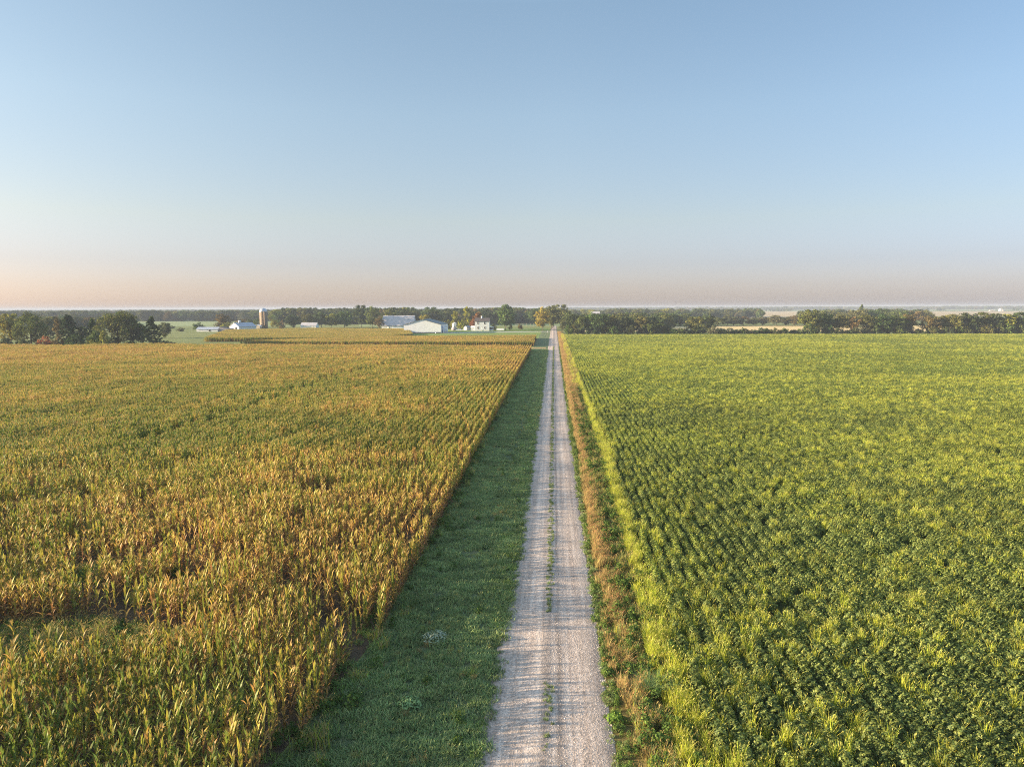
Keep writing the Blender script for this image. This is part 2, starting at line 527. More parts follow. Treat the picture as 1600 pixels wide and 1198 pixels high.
def corn_plant(r, dry, x=0, y=0, out=None, segs=5):
    st, lf, ts = out if out else (Geo(), Geo(), Geo())
    h = r.uniform(2.0, 2.35)
    lean = r.normal(0, .05, 2)
    k = 4
    zz = np.linspace(0, h, k)
    Pst = np.stack([x + lean[0] * zz, y + lean[1] * zz, zz], 1)
    st.tube(Pst, np.linspace(.016, .007, k), 3, ripe_colour(dry * .8 + .15, r) * .8)
    a0 = math.pi / 2 + r.normal(0, .55)
    n = r.integers(9, 12)
    for i in range(n):
        f = i / (n - 1)
        z = .35 + (h - .45) * f
        a = a0 + math.pi * i + r.normal(0, .45)
        ln = r.uniform(.52, .80) * (1 - .35 * abs(f - .45) * 1.4)
        e0 = R(r.uniform(62, 84) if f > .45 else r.uniform(45, 68))
        droop = r.uniform(50, 125) if f < .55 else r.uniform(10, 85)
        local = dry + (.5 - f) * .55
        if local > .75: droop += 45; ln *= .85
        t = np.linspace(0, 1, segs + 1)
        e = e0 - R(droop) * t ** 1.4
        ds = ln / segs
        hx = np.concatenate([[0], np.cumsum(np.cos(e[:-1]) * ds)]); hz = np.concatenate([[0], np.cumsum(np.sin(e[:-1]) * ds)])
        ca, sa = math.cos(a), math.sin(a)
        bx, by = x + lean[0] * z, y + lean[1] * z
        Pp = np.stack([bx + ca * hx, by + sa * hx, z + hz], 1)
        w = np.interp(t, [0, .25, .6, 1], [.6, 1, .85, .05]) * r.uniform(.042, .062)
        tw = r.normal(0, .5) * t
        side = np.stack([-sa * np.cos(tw), ca * np.cos(tw), np.sin(tw)], 1) * w[:, None]
        c0, c1 = ripe_colour(local, r), ripe_colour(local + .18, r)
        lf.quad_strip(Pp, side, c0[None] * (1 - t[:, None]) + c1[None] * t[:, None])
    top = np.array([x + lean[0] * h, y + lean[1] * h, h - .05])
    for i in range(5):
        a = r.uniform(0, 2 * math.pi); sp = r.uniform(.03, .16)
        t = np.linspace(0, 1, 3)
        Pp = top + np.stack([math.cos(a) * sp * t, math.sin(a) * sp * t, (.34 - sp * .6) * t], 1)
        ts.quad_strip(Pp, np.array([[-math.sin(a), math.cos(a), 0]]) * .013 * np.array([[1], [1], [.4]]), np.array((.36, .25, .08)) * r.uniform(.7, 1.1))
    return st, lf, ts


def geo_join(a, b):
    off = a.n
    n = 0
    for v, f, c in zip(b.v, b.f, b.c):
        a.v.append(v); a.c.append(c); a.f.append(f + off)
        n += len(v)
    a.n += n


DRY = [.12, .30, .46, .62, .80]
corn_singles, corn_single_parts, corn_chunks, corn_blocks = [], [], [], []
r = np.random.default_rng(11)
for d in DRY:
    for v in range(4):
        st, lf, ts = corn_plant(r, d)
        corn_single_parts.append((st.mesh('corn_stalk', M_CORN), lf.mesh('corn_leaves', M_CORN), ts.mesh('corn_tassel', M_CORN)))
        g = Geo(); geo_join(g, st); geo_join(g, lf); geo_join(g, ts)
        corn_singles.append(g.mesh('corn_plant', M_CORN))
    for v in range(3):
        g3 = (Geo(), Geo(), Geo())
        for i in range(8):
            corn_plant(r, min(1, max(0, d + r.normal(0, .13))), r.normal(0, .05), (i - 3.5) * .19 + r.normal(0, .03), g3, 4)
        g = Geo()
        for q in g3: geo_join(g, q)
        corn_chunks.append(g.mesh('corn_row_chunk', M_CORN))


def in_poly(x, y, poly):
    inside = np.zeros(len(x), bool)
    n = len(poly)
    for i in range(n):
        x1, y1 = poly[i]; x2, y2 = poly[(i + 1) % n]
        c = ((y1 > y) != (y2 > y)) & (x < (x2 - x1) * (y - y1) / (y2 - y1 + 1e-12) + x1)
        inside ^= c
    return inside


def seg_dist(x, y, a, b):
    ax, ay = a; bx, by = b
    t = np.clip(((x - ax) * (bx - ax) + (y - ay) * (by - ay)) / ((bx - ax) ** 2 + (by - ay) ** 2), 0, 1)
    return np.hypot(x - ax - t * (bx - ax), y - ay - t * (by - ay))


SWALE = [gp(200, 690, 1.5), gp(330, 655, 1.5), gp(420, 625, 1.5), gp(520, 590, 1.5), gp(640, 562, 1.5)]
BARE = [(gp(85, 1015), 6.5, 2.6, 1), (gp(170, 895), 4.5, 1.6, .7), (gp(40, 900), 3.5, 1.4, .6), (gp(290, 935), 3, 1.3, .6), (gp(215, 1010), 4, 1.4, .7), (gp(120, 830), 3.5, 1.6, .5),
        (gp(660, 745), 2, 2.2, .4), (gp(345, 1110), 1.6, 1.0, .8), (gp(540, 880), 1.2, 1.4, .5)]


def dryness(x, y):
    d = .36 + 1.05 * (fbm(x, y, 24, 21) - .5) + .55 * (fbm(x, y, 5, 31) - .5)
    for i in range(len(SWALE) - 1):
        d -= .20 * np.exp(-(seg_dist(x, y, SWALE[i][:2], SWALE[i + 1][:2]) / 3.0) ** 2)
    d += .24 * np.exp(-((y - 50) / 24) ** 2) - .09 * np.exp(-((y - 140) / 55) ** 2) + .14 * np.clip((46 - y) / 14, 0, 1) - .10 * np.exp(-((x + 13) / 5) ** 2) * np.clip((110 - y) / 60, 0, 1)
    d += .22 * np.exp(-((x + 22) / 14) ** 2 - ((y - 62) / 26) ** 2)      # browner band nearer the camera
    d += .30 * np.clip((y - 150) / 140, 0, 1)                            # riper towards the far end
    d -= .10 * np.exp(-((x + 70) / 40) ** 2 - ((y - 100) / 40) ** 2)
    return d


def corn_density(x, y):
    k = np.ones(len(x))
    for i in range(len(SWALE) - 1):
        dd = seg_dist(x, y, SWALE[i][:2], SWALE[i + 1][:2])
        k *= 1 - .55 * np.exp(-(dd / 2.6) ** 2)
    for c, rx, ry, s in BARE:
        q = ((x - c.x) / rx) ** 2 + ((y - c.y) / ry) ** 2
        k *= 1 - s * np.clip(1.5 - q, 0, 1)
    return k


def corn_edge(y):
    """x of the field's road-side edge"""
    return -9.35 - np.interp(y, [14, 22, 28, 33, 38, 60, 300], [3.0, 1.9, 1.15, .5, .1, 0, 0]) - .35 * (fbm(y, y * 0, 11, 44) - .3) * (y < 75)


def corn_points(poly, ystep, y0, y1, xmin=-330, row0=-9.65):
    xs = np.arange(row0, xmin, -.90)
    ys = np.arange(y0, y1, ystep)
    X, Y = np.meshgrid(xs, ys)
    X = X.ravel() ; Y = Y.ravel() + rng.uniform(-.5, .5, X.size) * ystep * .3
    keep = (X > -.86 * Y - 22) & in_poly(X, Y, poly)
    return X[keep], Y[keep]


def variant(d, nper, n):
    j = np.clip(np.round((d + rng.normal(0, .21, n) - .12) / .17), 0, 4).astype(int)
    return j * nper + rng.integers(0, nper, n)


NEAR_Y = 75.0
f1 = [(-8.6, -20), (-8.6, F1_END)] + corn_poly[2:6] + [(-330, -20)]
x, y = corn_points(f1, .18, 14, NEAR_Y)
k = (x < corn_edge(y)) & (rng.random(len(x)) < corn_density(x, y) * (.95 - .8 * np.clip((fbm(x, y, 2.2, 33) - np.where(x < -19, .545, .62)) * 7, 0, 1)))
x, y = x[k], y[k]
n = len(x)
x = x + rng.normal(0, .05, n)
idx = variant(dryness(x, y), 4, n)
rot = rng.choice([0, math.pi], n) + rng.normal(0, .35, n)
hvar = (.74 + .46 * fbm(x, y, 4, 41)) * np.where(corn_edge(y) - x < .9, .96, 1.0) * rng.uniform(.80, 1.10, n)
rowx = np.interp(corn_edge(y) - x, [0, 9, 16], [.74, .76, .92])      # trimmer plants, open furrows beside the verge
scl = np.stack([rowx, np.ones(n), hvar], 1)
# the 300 plants that show largest: things of their own
camM = cam.matrix_world.inverted()
Q = np.stack([x, y, np.full(n, 1.5), np.ones(n)], 1) @ np.array(camM).T
u = 800 + F_PX * Q[:, 0] / -Q[:, 2]; v = 599 - F_PX * Q[:, 1] / -Q[:, 2]
inside = (u > 6) & (u < 1594) & (v > 0) & (v < 1192)
order = np.where(inside)[0][np.argsort(-Q[inside][:, 2])][:300]
LOOK = ['green leafy corn plant', 'yellow-green corn plant', 'yellowing corn plant', 'golden half-dry corn plant', 'dry brown corn plant']
for q in order:
    e = empty('corn_plant', (x[q], y[q], 0), rot[q])
    e.scale = (rowx[q], 1, hvar[q])
    tag(e, LOOK[idx[q] // 4] + ' in the ragged first rows at the corner of the cornfield', 'corn plant', 'corn plants at the near corner of the cornfield')
    for nm, me in zip(('stalk', 'leaves', 'tassel'), corn_single_parts[idx[q]]):
        place(nm, me, e)
rest = np.ones(n, bool); rest[order] = False
near = (np.stack([x, y, np.zeros(n)], 1)[rest], idx[rest], rot[rest], scl[rest])
scatter('corn_crop', corn_singles, *near)

x, y = corn_points(f1, 1.5, NEAR_Y + .75, F1_END + 40)
k = (x < -9.35) & (rng.random(len(x)) < corn_density(x, y) * .985)
x, y = x[k], y[k]; n = len(x)
far = (np.stack([x, y, np.zeros(n)], 1), variant(dryness(x, y), 3, n), rng.choice([0, math.pi], n) + rng.normal(0, .03, n),
       np.stack([np.interp(-x, [9, 22, 40], [.60, .66, .82]), np.ones(n), (.84 + .28 * fbm(x, y, 6, 41)) * rng.uniform(.90, 1.06, n)], 1))
scatter('corn_crop', corn_chunks, *far)
print('corn', len(near[0]), n)
for poly, extra, hs in ((F2, .12, .92), (F3, -.02, 1.0)):
    x, y = corn_points(poly, 1.5, 320, 600)
    n = len(x)
    scatter('corn_crop', corn_chunks, np.stack([x, y, np.zeros(n)], 1), variant(.45 + extra + .5 * (fbm(x, y, 30, 51) - .5) - .4 * np.clip(1 - (y - np.interp(x, [-260, -190, -119, -97, 0], [500, 380, 384, 405, 405] if hs == 1.0 else [349, 347, 342, 340, 334])) / 4, 0, 1), 3, n),
            rng.choice([0, math.pi], n), np.stack([np.ones(n), np.ones(n), np.full(n, hs)], 1))


# ------------------------------------------------------------------ grass and weeds
def grass_clump(r, n, rad, hmin, hmax, w, cols, arch=.5, head=None, square=False):
    g = Geo()
    for i in range(n):
        if square: px, py = r.uniform(-rad, rad, 2)
        else:
            q = rad * math.sqrt(r.random()); a = r.uniform(0, 6.283); px, py = q * math.cos(a), q * math.sin(a)
        h = r.uniform(hmin, hmax); a = r.uniform(0, 6.283)
        t = np.linspace(0, 1, 4)
        out = h * arch * r.uniform(.2, 1) * t ** 1.8
        zz = h * (t - .25 * arch * t ** 3)
        Pp = np.stack([px + math.cos(a) * out, py + math.sin(a) * out, zz], 1)
        b = a + math.pi / 2 + r.normal(0, .6)
        ww = np.array([1, 1, .7, .1]) * w * r.uniform(.7, 1.3)
        c = np.asarray(cols[r.integers(len(cols))]) * r.uniform(.75, 1.2)
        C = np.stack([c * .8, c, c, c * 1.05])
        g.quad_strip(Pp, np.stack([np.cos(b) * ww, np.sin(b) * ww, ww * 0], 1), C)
        if head is not None and r.random() < .45:
            d = Pp[-1] - Pp[-2]; d /= np.linalg.norm(d)
            t2 = np.linspace(0, 1, 4)
            P2 = Pp[-1] + d * (t2[:, None] * .11) + np.array([[math.cos(a), math.sin(a), -.5]]) * (.03 * t2[:, None] ** 2)
            w2 = np.array([.5, 1, .9, .1]) * .014
            g.quad_strip(P2, np.stack([np.cos(b) * w2, np.sin(b) * w2, w2 * 0], 1), np.asarray(head) * r.uniform(.8, 1.2))
    return g


def broadleaf(r, n, rad, h, size, cols):
    """bushy plant: leaves through a dome"""
    a = r.uniform(0, 6.283, n); q = np.sqrt(r.random(n)); zf = r.random(n) ** .6
    prof = np.sqrt(np.clip(1 - (zf * .97) ** 2, 0, 1)) * .75 + .25
    Pp = np.stack([np.cos(a) * q * rad * prof, np.sin(a) * q * rad * prof, h * (.08 + .92 * zf)], 1)
    nrm = np.stack([np.cos(a) * q * .7, np.sin(a) * q * .7, np.ones(n) * .8], 1) + r.normal(0, .45, (n, 3))
    nrm /= np.linalg.norm(nrm, axis=1)[:, None]
    A = np.cross(nrm, r.normal(0, 1, (n, 3))); A /= np.linalg.norm(A, axis=1)[:, None]
    B = np.cross(nrm, A)
    s = size * r.uniform(.7, 1.3, n)[:, None]
    cols = np.asarray(cols); C = cols[r.integers(len(cols), size=n)] * r.uniform(.75, 1.2, (n, 1))
    return Geo().quads(Pp, A * s, B * s * .62, C)


SG = [(.215, .30, .115), (.27, .35, .13), (.16, .24, .095), (.34, .37, .15)]
FOX = [(.37, .43, .045), (.46, .47, .05), (.29, .36, .045), (.52, .47, .08)]
DRYC = [(.41, .285, .11), (.47, .36, .16), (.32, .23, .09), (.37, .35, .12)]
r = np.random.default_rng(5)
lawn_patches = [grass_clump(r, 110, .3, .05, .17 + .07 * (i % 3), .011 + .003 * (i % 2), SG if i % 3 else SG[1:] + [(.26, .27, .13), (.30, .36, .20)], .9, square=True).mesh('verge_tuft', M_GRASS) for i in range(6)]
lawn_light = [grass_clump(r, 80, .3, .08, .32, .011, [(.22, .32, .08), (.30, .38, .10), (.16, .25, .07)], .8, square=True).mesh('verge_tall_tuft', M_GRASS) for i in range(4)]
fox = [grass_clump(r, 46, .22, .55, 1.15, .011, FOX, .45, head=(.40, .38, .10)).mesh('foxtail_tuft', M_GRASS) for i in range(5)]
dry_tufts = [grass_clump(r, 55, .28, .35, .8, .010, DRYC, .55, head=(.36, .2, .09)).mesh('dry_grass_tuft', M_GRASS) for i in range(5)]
mix_tufts = [grass_clump(r, 55, .28, .3, .75, .010, DRYC[:2] + FOX[:2] + SG[:2], .6, head=(.33, .25, .09)).mesh('mixed_grass_tuft', M_GRASS) for i in range(4)]
green_weeds = [broadleaf(r, 90, .32, .5 + .1 * i, .07, [(.08, .13, .03), (.12, .18, .04), (.06, .10, .03)]).mesh('leafy_weed', M_WEED) for i in range(4)]


def strip_points(x0, x1, y0, y1, dens, seed=0, thin=None):
    n = int((x1 - x0) * (y1 - y0) * dens)
    x = rng.uniform(x0, x1, n); y = y0 + (y1 - y0) * rng.random(n)
    return x, y


def put(name, meshes, x, y, s=(.85, 1.15), z=0.0, hs=None):
    n = len(x)
    sc = rng.uniform(s[0], s[1], n)
    S = np.stack([sc, sc, sc * (1 if hs is None else hs)], 1)
    return scatter(name, meshes, np.stack([x, y, np.full(n, z)], 1), rng.integers(0, len(meshes), n), rng.uniform(0, 6.283, n), S)


# mown verge between corn and road
x, y = strip_points(-14, -2.3, 16, 80, 9.0)
k = (x > corn_edge(y) + .1) & (x < -2.45 - .42 * np.clip((50 - y) / 23, 0, 1.3) + .3 * (fbm(x, y, 2.5, 61) - .5))
k &= ~((np.abs(x + 5.1 + .25 * np.sin(y * .11)) < .15) & (fbm(x, y, 9, 62) > .36) & (rng.random(len(x)) < .75)) & ~((np.abs(x + 6.9) < .12) & (fbm(x, y, 9, 69) > .45) & (rng.random(len(x)) < .75))          # faint wheel track
tall = fbm(x, y, 2.2, 60)
k &= rng.random(len(x)) < .35 + .55 * tall + .5 * fbm(x * 5, y, 7, 59)
put('verge_grass', lawn_patches, x[k], y[k], (.6, 1.6))
x, y = strip_points(-11, -2.4, 16, 130, 1.2)
k = (x > corn_edge(y) + .3) & (fbm(x * 2, y, 4, 58) > .56)
put('verge_grass', dry_tufts[:2] + mix_tufts, x[k], y[k], (.3, .55))
x, y = strip_points(-9.6, -2.3, 80, 306, 3.2)
k = (x < -2.5) & ~((np.abs(x + 5.1 + .25 * np.sin(y * .11)) < .3) & (fbm(x, y, 9, 62) > .3))
put('verge_grass', lawn_patches, x[k], y[k], (1.2, 1.7))
# taller weeds and grass along the foot of the corn and at its ragged corner
x, y = strip_points(-15, -8.6, 16, 300, 2.0)
e = corn_edge(y)
k = (x > e - 1.2) & (x < e + .55 + .9 * (fbm(x, y, 6, 63) - .35) + np.clip((44 - y) / 9, 0, 2.2)) & (rng.random(len(x)) < np.where(y < 90, .95, .5))
put('field_edge_grass', lawn_light + green_weeds[:2] + mix_tufts[:1], x[k], y[k], (.8, 1.5))
# grass and weeds in bare patches of the corn
gx, gy = [], []
for c, rx, ry, s in BARE:
    m = int(rx * ry * 42 * s)
    a = rng.uniform(0, 6.283, m); q = np.sqrt(rng.random(m)) * 1.15
    gx.append(c.x + np.cos(a) * q * rx); gy.append(c.y + np.sin(a) * q * ry)
gx = np.concatenate(gx); gy = np.concatenate(gy)
k = gx < corn_edge(gy) + .3
put('corn_gap_grass', lawn_light + green_weeds[:1] + mix_tufts[:3], gx[k], gy[k], (.8, 1.5))
x = np.concatenate([np.linspace(SWALE[i].x, SWALE[i + 1].x, 420) for i in range(4)]) + rng.normal(0, 1.2, 1680)
y = np.concatenate([np.linspace(SWALE[i].y, SWALE[i + 1].y, 420) for i in range(4)]) + rng.normal(0, 1.2, 1680)
put('corn_gap_grass', lawn_light + green_weeds[:1], x, y, (1.3, 2.2))
# brighter taller tufts near the road edge of the verge
x, y = strip_points(-4.1, -2.5, 16, 120, 3.0)
k = (fbm(x, y, 3, 64) > .5) & (x < -2.5 - .42 * np.clip((50 - y) / 23, 0, 1.3))
put('verge_grass', lawn_light, x[k], y[k], (.7, 1.2))
x, y = strip_points(-10.5, -2.5, 16, 90, 1.6)
k = (x > corn_edge(y) + .3) & (fbm(x, y, 1.7, 68) > .60)
put('verge_grass', lawn_light + green_weeds[:1], x[k], y[k], (.5, 1.0))
# ragged dark clumps where grass meets the gravel
x, y = strip_points(-3.3, -2.0, 16, 200, 9.0)
lim = -2.62 - .42 * np.clip((50 - y) / 23, 0, 1.3) + .75 * fbm(x, y, 1.1, 66) ** 1.5
k = (x < lim) & (rng.random(len(x)) < np.where(y < 100, 1, .5))
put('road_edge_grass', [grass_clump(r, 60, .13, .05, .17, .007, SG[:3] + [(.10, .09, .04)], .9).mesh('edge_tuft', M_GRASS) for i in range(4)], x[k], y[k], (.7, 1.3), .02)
x, y = strip_points(2.0, 3.0, 16, 200, 9.0)
lim = 2.62 + .17 * np.clip((50 - y) / 23, 0, 1.3) - .7 * fbm(x, y, 1.3, 65) ** 1.3
k = (x > lim) & (rng.random(len(x)) < np.where(y < 100, 1, .6))
put('road_edge_grass', [grass_clump(r, 60, .14, .06, .2, .009, SG + [(.24, .20, .08)], .9).mesh('edge_tuft', M_GRASS) for i in range(4)], x[k], y[k], (.7, 1.4), .01)
# thin tufts in the middle of the road
x, y = strip_points(-.42, .02, 27, 330, 18.0)
k = (fbm(x * 3, y, 2.6, 67) > np.interp(y, [25, 36, 46, 60, 120], [.60, .46, .34, .25, .2])) & (np.abs(x + .2) < .19)
put('median_grass', [grass_clump(r, 40, .10, .05, .16, .007, SG + [(.16, .17, .05)], .9).mesh('median_tuft', M_GRASS) for i in range(4)], x[k], y[k], (.55, 1.4), .10)

# right verge: leafy weeds, dry brown strip, mixed weeds, bright foxtail fringe
x, y = strip_points(2.1, 3.5, 16, 330, 7.0)
k = (x > 2.45 + .25 * np.clip((40 - y) / 40, 0, 1) - .9 * (fbm(x, y, 1.3, 71) - .35)) & (fbm(x, y, 3.2, 72) > .34)
put('road_edge_weeds', green_weeds + lawn_light[:2], x[k], y[k], (.35, .75))
x, y = strip_points(2.9, 4.9, 16, 120, 8.0)
k = (x > 3.1 + .25 * np.sin(y * .3)) & (x < 4.2 + .9 * (fbm(x, y, 5, 73) - .5)) & (rng.random(len(x)) < -.05 + 1.2 * fbm(x, y, 3, 74))
put('dry_grass', dry_tufts, x[k], y[k], (.6, 1.1))
x, y = strip_points(2.95, 4.0, 42, 330, 7.0)
k = (np.abs(x - 3.4 - .7 * (fbm(x * 0, y, 9, 79) - .5)) < .2 + .35 * fbm(x * 0, y, 6, 80)) & (fbm(x, y, 5, 77) > .40) & (rng.random(len(x)) < .8)
put('dry_grass', dry_tufts, x[k], y[k], (.8, 1.15))
x, y = strip_points(2.9, 4.8, 120, 520, 3.0)
put('dry_grass', dry_tufts + mix_tufts[:1], x, y, (1.0, 1.5))
x, y = strip_points(3.6, 6.1, 16, 160, 6.0)
k = rng.random(len(x)) < .35 + 1.0 * fbm(x, y, 3, 75)
put('verge_weeds', mix_tufts + green_weeds, x[k], y[k], (.7, 1.25))
x, y = strip_points(4.3, 6.6, 160, 480, 2.2)
put('verge_weeds', mix_tufts + dry_tufts[:2] + fox[:1], x, y, (1.0, 1.6))
x, y = strip_points(4.9, 7.3, 16, 170, 8.0)
ctr = 5.6 + .012 * np.clip(y - 25, 0, 60) + .35 * (fbm(y, y * 0, 7, 76) - .5)
k = (np.abs(x - ctr) < (.40 + .5 * fbm(x * 0, y, 5, 78)) * np.interp(y, [20, 60, 110, 170], [1.05, .85, .7, .4])) & (rng.random(len(x)) < .92)
put('foxtail_fringe', fox, x[k], y[k], (.75, 1.1))

# ------------------------------------------------------------------ soybeans
SOYD = [(.115, .16, .045), (.16, .20, .05), (.215, .24, .055)]
SOYL = [(.22, .28, .045), (.32, .34, .05), (.40, .40, .06)]


def soy_chunk(r, ln, cols, n=430, size=.064):
    yv = r.uniform(-ln / 2, ln / 2, n)
    lump = .82 + .2 * np.sin(yv * 14 + r.uniform(0, 6)) + .1 * np.sin(yv * 31)
    a = r.uniform(-1.35, 1.35, n)                       # angle on the dome's section from the vertical
    q = 1 - .3 * r.random(n) ** 2
    Pp = np.stack([np.sin(a) * .305 * q * lump, yv, .10 + .76 * np.cos(a * .9) * q * lump], 1)
    nrm = np.stack([np.sin(a), r.normal(0, .35, n), np.cos(a) + .25], 1) + r.normal(0, .42, (n, 3))
    nrm /= np.linalg.norm(nrm, axis=1)[:, None]
    A = np.cross(nrm, r.normal(0, 1, (n, 3))); A /= np.linalg.norm(A, axis=1)[:, None]
    B = np.cross(nrm, A)
    s = size * r.uniform(.7, 1.25, n)[:, None]
    cols = np.asarray(cols)
    C = cols[r.integers(len(cols), size=n)] * r.uniform(.75, 1.2, (n, 1))
    return Geo().quads(Pp, A * s, B * s * .7, C)


r = np.random.default_rng(3)
soy_near = [soy_chunk(r, 1.0, SOYD if i < 5 else SOYD[1:] + SOYL[:2]).mesh('soy_row_chunk', M_SOY) for i in range(8)]
soy_far = []
for i in range(8):
    g = Geo()
    for row in range(3):
        q = soy_chunk(r, 2.0, (SOYD + SOYL[:1]) if i < 4 else (SOYD[1:] + SOYL), 260, .12)
        for vv in q.v: vv[:, 0] += (row - 1) * .76
        geo_join(g, q)
    soy_far.append(g.mesh('soy_block', M_SOY))
SOY_END = 466.0


def soy_left(y):
    return 6.5 + .008 * np.clip(y - 25, 0, 60)


xs = np.arange(6.75, 120, .76); ys = np.arange(14, 131, 1.0)
X, Y = np.meshgrid(xs, ys); X = X.ravel(); Y = Y.ravel()
k = (X < .70 * Y + 16) & (X > soy_left(Y) - .2) & (rng.random(len(X)) < .965)
X, Y = X[k], Y[k]; n = len(X)
yel = fbm(X, Y, 16, 81)
ix = np.where(rng.random(n) < np.clip((yel - .42) * 2.2 + Y / 400, 0, .8), rng.integers(5, 8, n), rng.integers(0, 5, n))
scatter('soybean_crop', soy_near, np.stack([X + rng.normal(0, .07, n), Y, np.zeros(n)], 1), ix, rng.choice([0, math.pi], n),
        np.stack([rng.uniform(.9, 1.12, n), np.ones(n), (.72 + .3 * rng.random(n) + .25 * fbm(X, Y, 3, 84))], 1))
print('soy near', n)
xs = np.arange(6.75 + .76, 520, 2.28); ys = np.arange(131.5, SOY_END, 2.0)
X, Y = np.meshgrid(xs, ys); X = X.ravel(); Y = Y.ravel()
k = (X < .70 * Y + 16)
X, Y = X[k], Y[k]; n = len(X)
yel = .6 * fbm(X, Y, 40, 82) + .4 * fbm(X / 3, Y, 12, 83)
ix = np.where(rng.random(n) < np.clip((yel - .38) * 3, 0, 1), rng.integers(4, 8, n), rng.integers(0, 4, n))
scatter('soybean_crop', soy_far, np.stack([X, Y, np.zeros(n)], 1), ix, rng.choice([0, math.pi], n),
        np.stack([np.ones(n), np.ones(n), rng.uniform(.85, 1.1, n)], 1))
print('soy far', n)
# volunteer grass standing above the beans
m = 60000
Y = np.sqrt(rng.uniform(15 ** 2, 150 ** 2, m)); X = rng.uniform(0, 1, m) * (.70 * Y + 12)
dn = fbm(X, Y, 22, 85) * .40 + fbm(X, Y, 1.5, 86) * .87
near_edge = np.exp(-np.clip(X - soy_left(Y), 0, 99) / 2.5)
k = (X > soy_left(Y)) & (rng.random(m) < np.clip((dn - .565) * 2.5 + .25 * near_edge + .26 * np.clip((62 - Y) / 30, 0, 1) - .22 * np.exp(-((X - 14) / 12) ** 2) * np.clip((Y - 40) / 20, 0, 1), 0.04, .9) * .8)
X, Y = X[k], Y[k]; print('foxtail near', len(X))
put('volunteer_grass', fox, X, Y, (.5, 1.0), hs=1.15)
m = 90000
Y = np.sqrt(rng.uniform(150 ** 2, 462 ** 2, m)); X = rng.uniform(0, 1, m) * (.70 * Y + 12)
dn = fbm(X / 2.5, Y, 22, 87) * .65 + fbm(X, Y, 7, 88) * .5
k = (X > 7) & (rng.random(m) < np.clip((dn - .40) * 2.2, .05, .9))
X, Y = X[k], Y[k]; print('foxtail far', len(X))
put('volunteer_grass', fox, X, Y, (.9, 1.5), 0, .8)


# single weed clumps that stand out
def weed_thing(name, geo, loc, label, cat, group=None, mat=M_WEED):
    o = geo.build(name, mat, None, loc)
    tag(o, label, cat, group)
    return o


r = np.random.default_rng(19)
PALE = [(.38, .46, .32), (.32, .40, .27), (.45, .5, .38)]
weed_thing('weed_clump', broadleaf(r, 340, .8, .42, .06, PALE), gp(680, 1000), 'pale silvery-green weed clump on the shaded mown verge, beside the corn', 'weed')
weed_thing('weed_clump', broadleaf(r, 260, .65, .40, .075, [(.22, .34, .14), (.27, .38, .16)]), gp(640, 1105), 'mid-green broadleaf weed patch on the shaded verge, between the pale clump and the corn corner', 'weed')
weed_thing('grass_clump', grass_clump(r, 260, .45, .8, 1.3, .012, [(.16, .24, .10), (.20, .28, .11), (.13, .2, .08)], 1.25), gp(1022, 1085), 'large arching grey-green grass clump between gravel road and soybeans', 'grass clump', None, M_GRASS)
weed_thing('weed_clump', broadleaf(r, 170, .42, .4, .09, [(.12, .2, .04), (.17, .25, .05)]), gp(962, 1128), 'bright green broad-leaved weed at the gravel edge beside the brown grass', 'weed')
weed_thing('weed_clump', broadleaf(r, 150, .4, .35, .08, [(.08, .12, .03), (.11, .16, .04)]), gp(950, 1055), 'dark green weed sprawling onto the gravel above the brightest weed', 'weed')
weed_thing('weed_clump', broadleaf(r, 90, .3, .28, .06, [(.22, .12, .05), (.28, .16, .07)]), gp(948, 1034), 'rust-brown dead weed lying on the gravel edge', 'weed')
weed_thing('grass_clump', grass_clump(r, 110, .35, .2, .5, .01, [(.20, .27, .05), (.26, .31, .06)], .8), gp(735, 1055), 'sunlit yellow-green grass tuft on the mown verge near the gravel', 'grass clump', None, M_GRASS)
weed_thing('grass_clump', grass_clump(r, 120, .35, .2, .5, .01, [(.24, .28, .05), (.28, .31, .07)], .8), gp(714, 1120), 'yellowish grass tuft beside a bare spot on the verge', 'grass clump', None, M_GRASS)

# loose stones on the crown and edges of the gravel
stones = []
for i in range(4):
    V = np.array([(1, 0, 0), (0, 1, 0), (-1, 0, 0), (0, -1, 0), (.3, .2, .8), (-.2, .1, -.5)]) * r.uniform(.7, 1.2, (6, 3))
    F = [(0, 1, 4, 4), (1, 2, 4, 4), (2, 3, 4, 4), (3, 0, 4, 4)]
    me = bpy.data.meshes.new('stone'); me.from_pydata([tuple(q) for q in V[:5]], [], [(0, 1, 4), (1, 2, 4), (2, 3, 4), (3, 0, 4)])
    a = me.attributes.new('tint', 'FLOAT_COLOR', 'POINT'); cc = np.array((.5, .44, .40)) * r.uniform(.7, 1.25)
    a.data.foreach_set('color', np.tile([*cc, 1], 5).astype(np.float32)); me.materials.append(M_STONE)
    stones.append(me)
x, y = strip_points(-2.6, 2.6, 20, 75, 70)
pr = np.exp(-((x - .02) / .28) ** 2) + np.clip((np.abs(x + .1) - 1.9) / .6, 0, 1) + .22
k = rng.random(len(x)) < pr * .8
x, y = x[k], y[k]; n = len(x)
s = rng.uniform(.012, .044, n) * rng.uniform(.6, 1, n)
zz = .035 + .07 * (1 - ((x + .12) / 2.55) ** 2) - .004
scatter('loose_gravel', stones, np.stack([x, y, zz], 1), rng.integers(0, 4, n), rng.uniform(0, 6.28, n), s)


